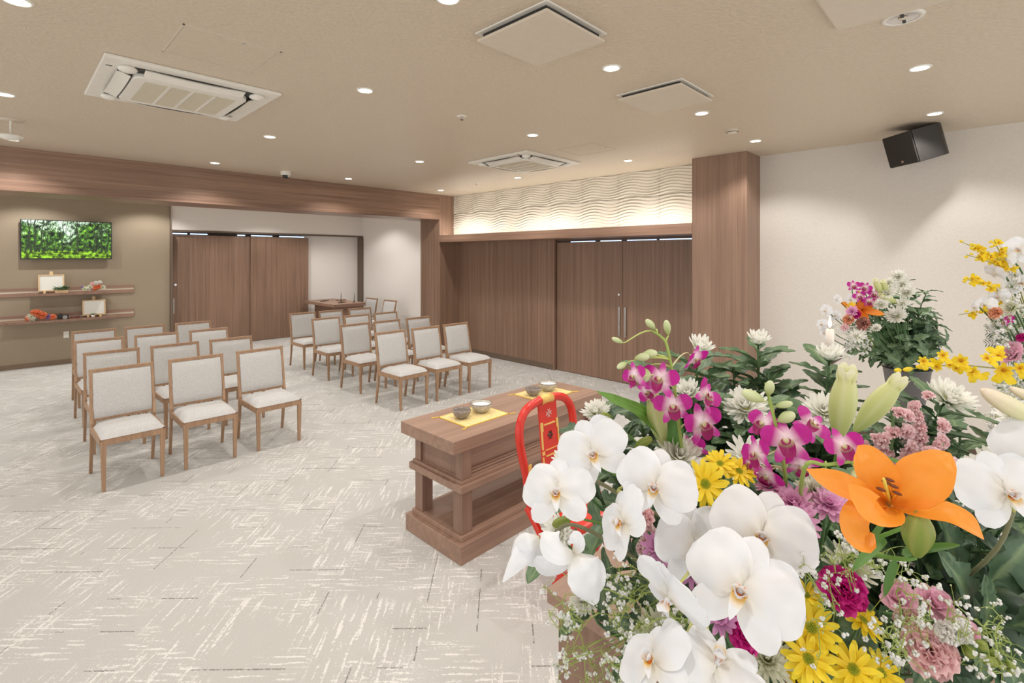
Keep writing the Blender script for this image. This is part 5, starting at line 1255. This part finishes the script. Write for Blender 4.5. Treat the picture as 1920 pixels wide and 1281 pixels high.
candle(1556, 617, 663, 1.50, 'tall white candle burning above the right upright chrysanthemum')
candle(1305, 729, 760, 1.40, 'low burning candle behind the left dendrobium spray')

# ------------------------------------------------------------------ arrangement on the stand near the beige wall
KS = W(1700, 690, 3.0)
t = thing('flower_bucket', 'grey tapered flower bucket by the beige wall', 'bucket', (KS.x, KS.y, KS.z-0.22))
MB().lathe([(0.001, 0), (0.085, 0), (0.088, 0.01), (0.118, 0.215), (0.124, 0.22), (0.118, 0.225), (0.108, 0.22), (0.08, 0.02), (0.001, 0.02)], 30, close=False).build('body', M['pot_grey'], t, smooth=True)
MB().sphere((0, 0, 0.20), 0.10, 14, 8, (1, 1, 0.4), col=C(60, 84, 50)).build('floral_foam', M['leaf'], t)
s = thing('bucket_stand', 'tall metal stand carrying the grey flower bucket', 'stand', (KS.x, KS.y, 0))
hz = KS.z-0.22
MB().lathe([(0.001, 0), (0.19, 0), (0.19, 0.012), (0.03, 0.03), (0.022, 0.05), (0.022, hz-0.02), (0.09, hz-0.012), (0.09, hz-0.002), (0.001, hz-0.002)], 24).build('pedestal', M['stand'], s, smooth=True)
q = KS+RT*0.118*0.55; MB().tube([q-KS+Vector((-KS.x*0, 0, hz-0.02)), q-KS+RT*0.045+Vector((0, 0, hz+0.225))], 0.006).build('support_rod', M['chrome'], s)
for i in range(44):
    a = i*2.4; ph = math.acos(1-1.35*(i+0.5)/44); R_ = rnd.uniform(0.2, 0.30)
    v = RT*(math.sin(ph)*math.cos(a)*0.85)+FW*(math.sin(ph)*math.sin(a)*0.8)+UP*(math.cos(ph)*1.25+0.12)
    p = KS+RT*-0.05+v*R_+UP*0.13
    root = thing('foliage_stem', 'dense dark foliage of the bouquet in the grey bucket', 'foliage', KS, group='foliage of the bucket bouquet')
    pts = bez(KS, KS.lerp(p, .4)+UP*0.05, p-v*0.1, p, 8); stem(root, pts, 0.003, C(70, 98, 62)); leaves(root, pts, 13, 0.088, 1.0, 0.25)
def sm_(name, label, cat, kind, px, py, spx, f=(-.2, .3, .9), roll=0, d=2.72, base=None, group='bucket bouquet flowers'):
    return flower(name, label, cat, kind, px, py, d, spx, f, roll, group, 0, base=base or KS, r=0.003)
sm_('orange_lily', 'orange lily in the bouquet on the grey bucket', 'lily', 'small_lily', 1618, 582, 66, (-.1, .35, .9), 12)
for i, (x, y, s_, w_) in enumerate(((1680, 594, 38, 'large white chrysanthemum in the middle'), (1692, 570, 26, 'small cream chrysanthemum above the middle one'), (1700, 550, 30, 'white chrysanthemum at the upper right'), (1664, 550, 28, 'white chrysanthemum below the pale buds'), (1683, 520, 28, 'topmost white chrysanthemum'), (1606, 632, 32, 'pinkish white chrysanthemum at lower left'), (1643, 616, 18, 'small white button bloom in the centre'), (1692, 534, 30, 'white chrysanthemum just below the topmost'), (1652, 572, 26, 'white chrysanthemum right of the orange lily'), (1668, 530, 24, 'white chrysanthemum left of the topmost'))):
    sm_('white_chrysanthemum', w_+' of the bucket bouquet', 'chrysanthemum', 'mum_white' if i % 2 == 0 else 'mum_small', x, y, s_, (-.1, .5, .7), 0, 2.66)
for x, y, w_ in ((1600, 536, 'leftmost'), (1622, 540, 'second'), (1640, 552, 'rightmost'), (1612, 556, 'lowest'), (1630, 566, 'small')):
    sm_('purple_dendrobium', w_+' purple and white dendrobium bloom of the bucket bouquet', 'orchid', 'dend', x, y, 30, (rnd.uniform(-.5, .3), .2, .8), rnd.uniform(-30, 30), 2.70)
for x, y, s_, w_ in ((1548, 583, 32, 'leftmost upper'), (1566, 592, 28, 'central left'), (1541, 608, 28, 'leftmost middle'), (1546, 624, 30, 'leftmost lower'), (1570, 562, 24, 'slender topmost left'), (1596, 562, 30, 'white one beside the purple')):
    sm_('moth_orchid', w_+' white moth orchid bloom of the bucket bouquet', 'orchid', 'phal', x, y, s_, (-.6, .1, .6), rnd.uniform(-30, 30), 2.74, group='bucket bouquet orchids')
for k, x, y, s_, w_ in (('carn_dusky', 1620, 608, 30, 'dusky brown pink carnation'), ('carn_peach', 1592, 600, 24, 'peach carnation'), ('stock', 1585, 615, 18, 'small pink stock bloom'), ('carn_magenta', 1606, 590, 20, 'magenta carnation under the orange lily'), ('mum_pink', 1598, 584, 22, 'pink chrysanthemum beside the orange lily')):
    sm_('carnation', w_+' of the bucket bouquet', 'carnation', k, x, y, s_, (-.4, .2, .8), 0, 2.68)
sm_('yellow_daisy', 'yellow daisy left of the orange lily in the bucket bouquet', 'daisy', 'daisy', 1596, 576, 22, (-.6, .2, .6), 0, 2.72)
for (a, b), w_ in ((((1652, 552), (1641, 526)), 'left'), (((1664, 556), (1656, 528)), 'middle'), (((1682, 568), (1652, 554)), 'slanting')):
    r_ = thing('lily_bud', w_+' pale lily bud on top of the bucket bouquet', 'bud', KS, group='bucket bouquet buds'); bud(r_, 'bud_lily', W(*a, 2.68), W(*b, 2.66), 12*2.68/FPX); stem_to(r_, W(*a, 2.68), UP*-1, 0.003)
gypso('baby breath cloud on the left side of the bucket bouquet', W(1640, 650, 2.85), poly_tips(46, [(1582, 605), (1590, 640), (1606, 652), (1628, 625), (1590, 615)], 2.66, 2.8, 21, 9), 21, bs=0.006, per=6, spread=0.03)
for i, (a, s_) in enumerate(((0.95, .2), (0.7, .21), (0.45, .2), (0.2, .18), (1.15, .16))):
    r_ = thing('fern_frond', 'dark fern frond fanning out right of the bucket bouquet', 'fern', KS, group='fern fronds of the bucket bouquet')
    o_ = KS+RT*0.06+FW*0.05+UP*0.10; d_ = RT*math.cos(a)+UP*math.sin(a); stem(r_, [KS, o_], 0.002); put(r_, ME['fern'], frame_dir(o_, d_, -FW, s_), 'frond')

# ------------------------------------------------------------------ arrangement cut off by the right edge
KR = W(1975, 840, 1.75)
t = thing('flower_pedestal', 'bronze pedestal under the white bouquet at the right edge', 'stand', (KR.x, KR.y, 0)); hz = KR.z-0.15
MB().lathe([(0.001, 0), (0.17, 0), (0.17, 0.012), (0.03, 0.03), (0.022, 0.05), (0.022, hz-0.02), (0.09, hz-0.012), (0.09, hz), (0.001, hz)], 24).build('pedestal', M['stand'], t, smooth=True)
MB().lathe([(0.001, hz), (0.09, hz+0.001), (0.12, hz+0.15), (0.11, hz+0.15), (0.08, hz+0.02), (0.001, hz+0.02)], 24, close=False).build('bowl', M['pot_grey'], t, smooth=True)
G = 'right edge bouquet flowers'
for x, y, s_, f, w_ in ((1912, 468, 66, (-.3, .3, .9), 'topmost'), (1885, 485, 50, (-.7, 0, .5), 'second from top, sideways'), (1866, 512, 46, (-.5, -.4, .5), 'one below the yellow oncidium'), (1915, 530, 60, (-.2, .1, 1), 'large one at the very edge'), (1848, 572, 46, (-.4, .3, .7), 'lowest left but one'), (1828, 576, 34, (-.8, 0, .4), 'leftmost small'), (1872, 556, 46, (-.5, -.2, .7), 'cream one in the middle')):
    sm_('moth_orchid', 'white moth orchid bloom of the right edge bouquet, '+w_, 'orchid', 'phal', x, y, s_, f, rnd.uniform(-30, 30), 1.45, KR, G)
def onc_small(label, pts, n, seed):
    r_ = random.Random(seed); root = thing('oncidium_branch', label, 'orchid', KR, group='yellow oncidium branches of the right edge bouquet')
    P = [W(a, b, 1.45) for a, b in pts]; stem(root, [KR, KR.lerp(P[0], .5)+UP*.1]+P, 0.0014, C(150, 150, 60))
    for i in range(n):
        t_ = r_.random()**0.8; k = (1-t_)*(len(P)-1); j = int(min(k, len(P)-2)); q_ = P[j].lerp(P[j+1], k-j)+(RT*r_.uniform(-1, 1)+UP*r_.uniform(-1, 1))*0.008
        if k > (len(P)-1)*0.72: bud(root, 'bud_yellow', q_, q_+(RT*-1+UP*r_.uniform(-.6, .6)).normalized()*0.012, 0.007)
        else: bloom('oncidium', root, q_, (r_.uniform(-.5, .3), r_.uniform(-.3, .4), .9), r_.uniform(13, 20), 1.45, r_.uniform(0, 360))
onc_small('topmost yellow oncidium branch of the right edge bouquet', [(1898, 502), (1860, 480), (1832, 466), (1806, 455)], 20, 1)
onc_small('second yellow oncidium branch of the right edge bouquet', [(1900, 506), (1868, 496), (1838, 485), (1812, 478)], 18, 2)
onc_small('third yellow oncidium branch of the right edge bouquet', [(1870, 545), (1845, 532), (1825, 526), (1806, 524)], 14, 3)
onc_small('lowest yellow oncidium branch pointing left of the right edge bouquet', [(1880, 570), (1858, 582), (1830, 586), (1798, 590)], 14, 4)
onc_small('upright yellow oncidium branch of the right edge bouquet', [(1890, 495), (1876, 475), (1868, 460), (1864, 450)], 8, 5)
for k, x, y, s_, w_ in (('carn_peach', 1868, 588, 28, 'peach carnation'), ('dend', 1893, 598, 24, 'purple dendrobium bloom'), ('dend', 1884, 604, 20, 'small purple dendrobium bloom'), ('rose', 1905, 668, 52, 'pale pink rose bloom'), ('carn_magenta', 1916, 634, 20, 'coral carnation'), ('stock_white', 1888, 800, 40, 'upper white stock bloom'), ('stock_white', 1905, 770, 46, 'highest white stock bloom'), ('mum_small', 1885, 836, 46, 'lower white chrysanthemum'), ('mum_small', 1912, 815, 44, 'white chrysanthemum at the very edge'), ('mum_green', 1898, 578, 34, 'pale green chrysanthemum')):
    sm_('bouquet_flower', w_+' of the right edge bouquet', 'flower', k, x, y, s_, (-.5, .3, .7), 0, 1.42, KR, G)
gypso('baby breath cloud in the upper part of the right edge bouquet', W(1950, 640, 1.6), poly_tips(60, [(1890, 545), (1905, 600), (1875, 612), (1900, 640), (1880, 650)], 1.4, 1.55, 31, 14), 31, bs=0.005, per=6, wire=C(170, 176, 120))
gypso('baby breath cloud in the lower part of the right edge bouquet', W(1980, 780, 1.6), poly_tips(64, [(1905, 700), (1885, 740), (1895, 790), (1880, 830), (1910, 860)], 1.38, 1.5, 32, 15), 32, bs=0.005, per=6)
for i, (a, s_) in enumerate(((2.6, .11), (2.9, .12), (3.2, .12), (3.5, .11), (2.3, .10), (3.75, .12))):
    r_ = thing('fern_frond', 'arching grey green fern frond left of the right edge bouquet', 'fern', KR, group='fern fronds of the right edge bouquet')
    o_ = W(1925, 640, 1.5); d_ = RT*math.cos(a)+UP*math.sin(a); stem(r_, [KR, o_], 0.002); put(r_, ME['fern'], frame_dir(o_, d_, -FW+UP*.3, s_), 'frond')
for i in range(8):
    p = W(1930+rnd.uniform(-25, 30), 600+i*32, 1.6); root = thing('foliage_stem', 'dark foliage deep inside the right edge bouquet', 'foliage', KR, group='foliage of the right edge bouquet')
    pts = bez(KR, KR.lerp(p, .4), p-UP*.05, p, 8); stem(root, pts, 0.003, C(70, 98, 62)); leaves(root, pts, 7, 0.07, 1.0, 0.4)

# ------------------------------------------------------------------ small things on the wall shelves
def SP(x, z, dy=0.15): return Vector((x, YT-dy, z))
def shelf_bouquet(cx, z, rows, label):
    root = thing('shelf_bouquet', label, 'flowers', SP(cx, z))
    for i in range(7): p = Vector((rnd.uniform(-.12, .12), rnd.uniform(-.03, .03), 0.02+rnd.uniform(0, .03))); put(root, ME['leaf'][rnd.randrange(3)], Matrix.Translation(root.location) @ frame_dir(p, Vector((rnd.uniform(-1, 1), -.5, .1)), UP, 0.07), 'leaf')
    for (dx, dz, k, s_) in rows:
        o = put(root, ME[k] if not isinstance(ME[k], list) else ME[k][0], Matrix.Translation(root.location+Vector((dx, -0.03, dz*1.25+0.01))) @ Matrix.Rotation(rnd.uniform(60, 100)*PI/180, 4, 'X') @ Matrix.Scale(s_*1.25, 4), 'bloom')
    return root
ME['carn_orange'] = ruffle_mesh(C(250, 158, 112), C(240, 112, 70), 30, seed=9); ME['carn_lilac'] = ruffle_mesh(C(176, 150, 206), C(150, 116, 186), 20, seed=10)
shelf_bouquet(1.09, 1.203, [(-.10, .04, 'mum_green', .07), (-.03, .055, 'mum_green', .08), (.03, .04, 'carn_orange', .09), (.08, .06, 'carn_orange', .08), (.0, .035, 'carn_lilac', .06), (.14, .05, 'mum_green', .07), (-.0, .10, 'carn_pink', .06), (.05, .11, 'stock_white', .07), (.10, .12, 'stock_white', .06), (-.13, .06, 'carn_lilac', .04)], 'orange and cream artificial flowers on the upper shelf')
shelf_bouquet(0.40, 0.768, [(-.06, .05, 'mum_green', .10), (0.01, .09, 'carn_orange', .12), (.07, .06, 'carn_orange', .12), (.14, .035, 'carn_lilac', .08), (.19, .03, 'carn_orange', .09), (-.03, .10, 'carn_orange', .09), (-.1, .03, 'carn_orange', .07), (-.05, -.01, 'mum_green', .06)], 'orange and lilac artificial flowers on the lower shelf')
t = thing('planter', 'small wooden planter of trailing green plants on the upper shelf', 'plant', SP(0.70, 1.203, .17))
MB().box(-0.08, 0.08, -0.03, 0.03, 0, 0.05).build('pot', M['light_wood'], t, bevel=0.004)
for i in range(26): put(t, ME['leaf'][i % 2], Matrix.Translation(t.location) @ frame_dir(Vector((rnd.uniform(-.09, .09), rnd.uniform(-.02, .02), .05)), Vector((rnd.uniform(-1, 1), rnd.uniform(-1, .3), rnd.uniform(.4, 1.6))), UP, 0.075), 'leaf')
t = thing('potted_plant', 'tiny green plant in a white pot on the lower shelf', 'plant', SP(1.10, 0.768, .19))
MB().lathe([(0.001, 0), (0.022, 0), (0.028, 0.045), (0.024, 0.045), (0.001, 0.035)], 16).build('pot', M['white'], t, smooth=True)
for i in range(12): put(t, ME['leaf'][i % 3], Matrix.Translation(t.location) @ frame_dir(Vector((0, 0, .04)), Vector((math.cos(i*2.4), math.sin(i*2.4), .8)), UP, 0.05), 'leaf')
t = thing('camera', 'small black camera lying on the lower shelf', 'camera', SP(0.72, 0.768))
MB().box(-0.07, 0.07, -0.03, 0.03, 0, 0.075).build('body', M['black'], t, bevel=0.01)
MB().lathe([(0.001, 0), (0.032, 0), (0.034, 0.05), (0.028, 0.05), (0.001, 0.04)], 20, M=Matrix.Translation((0.02, -0.03, 0.035)) @ Matrix.Rotation(PI/2, 4, 'X')).build('lens', M['black'], t, smooth=True)
MB().lathe([(0.026, 0), (0.032, 0.0), (0.032, 0.004), (0.026, 0.004)], 20, M=Matrix.Translation((0.02, -0.079, 0.035)) @ Matrix.Rotation(PI/2, 4, 'X')).build('lens_ring', M['chrome'], t)
MB().box(-0.05, -0.01, -0.02, 0.02, 0.075, 0.095).build('viewfinder', M['black'], t, bevel=0.004)
t = thing('eyeglasses', 'dark red folded glasses beside the black camera', 'glasses', SP(0.87, 0.768, .18))
for s in (-1, 1):
    MB().tube([(s*0.034+0.028*math.cos(a), 0, 0.025+0.02*math.sin(a)) for a in [i*PI/8 for i in range(17)]], 0.004, 6).build('rim', mat('red_acetate', (110, 30, 34), 0.3) if s < 0 else bpy.data.materials['red_acetate'], t)
    MB().tube([(s*0.062, 0, 0.03), (s*0.06, 0.05, 0.028), (-s*0.02, 0.07, 0.02)], 0.003, 6).build('temple', bpy.data.materials['red_acetate'], t)
MB().tube([(-0.008, 0, 0.03), (0.008, 0, 0.03)], 0.003, 6).build('bridge', bpy.data.materials['red_acetate'], t)
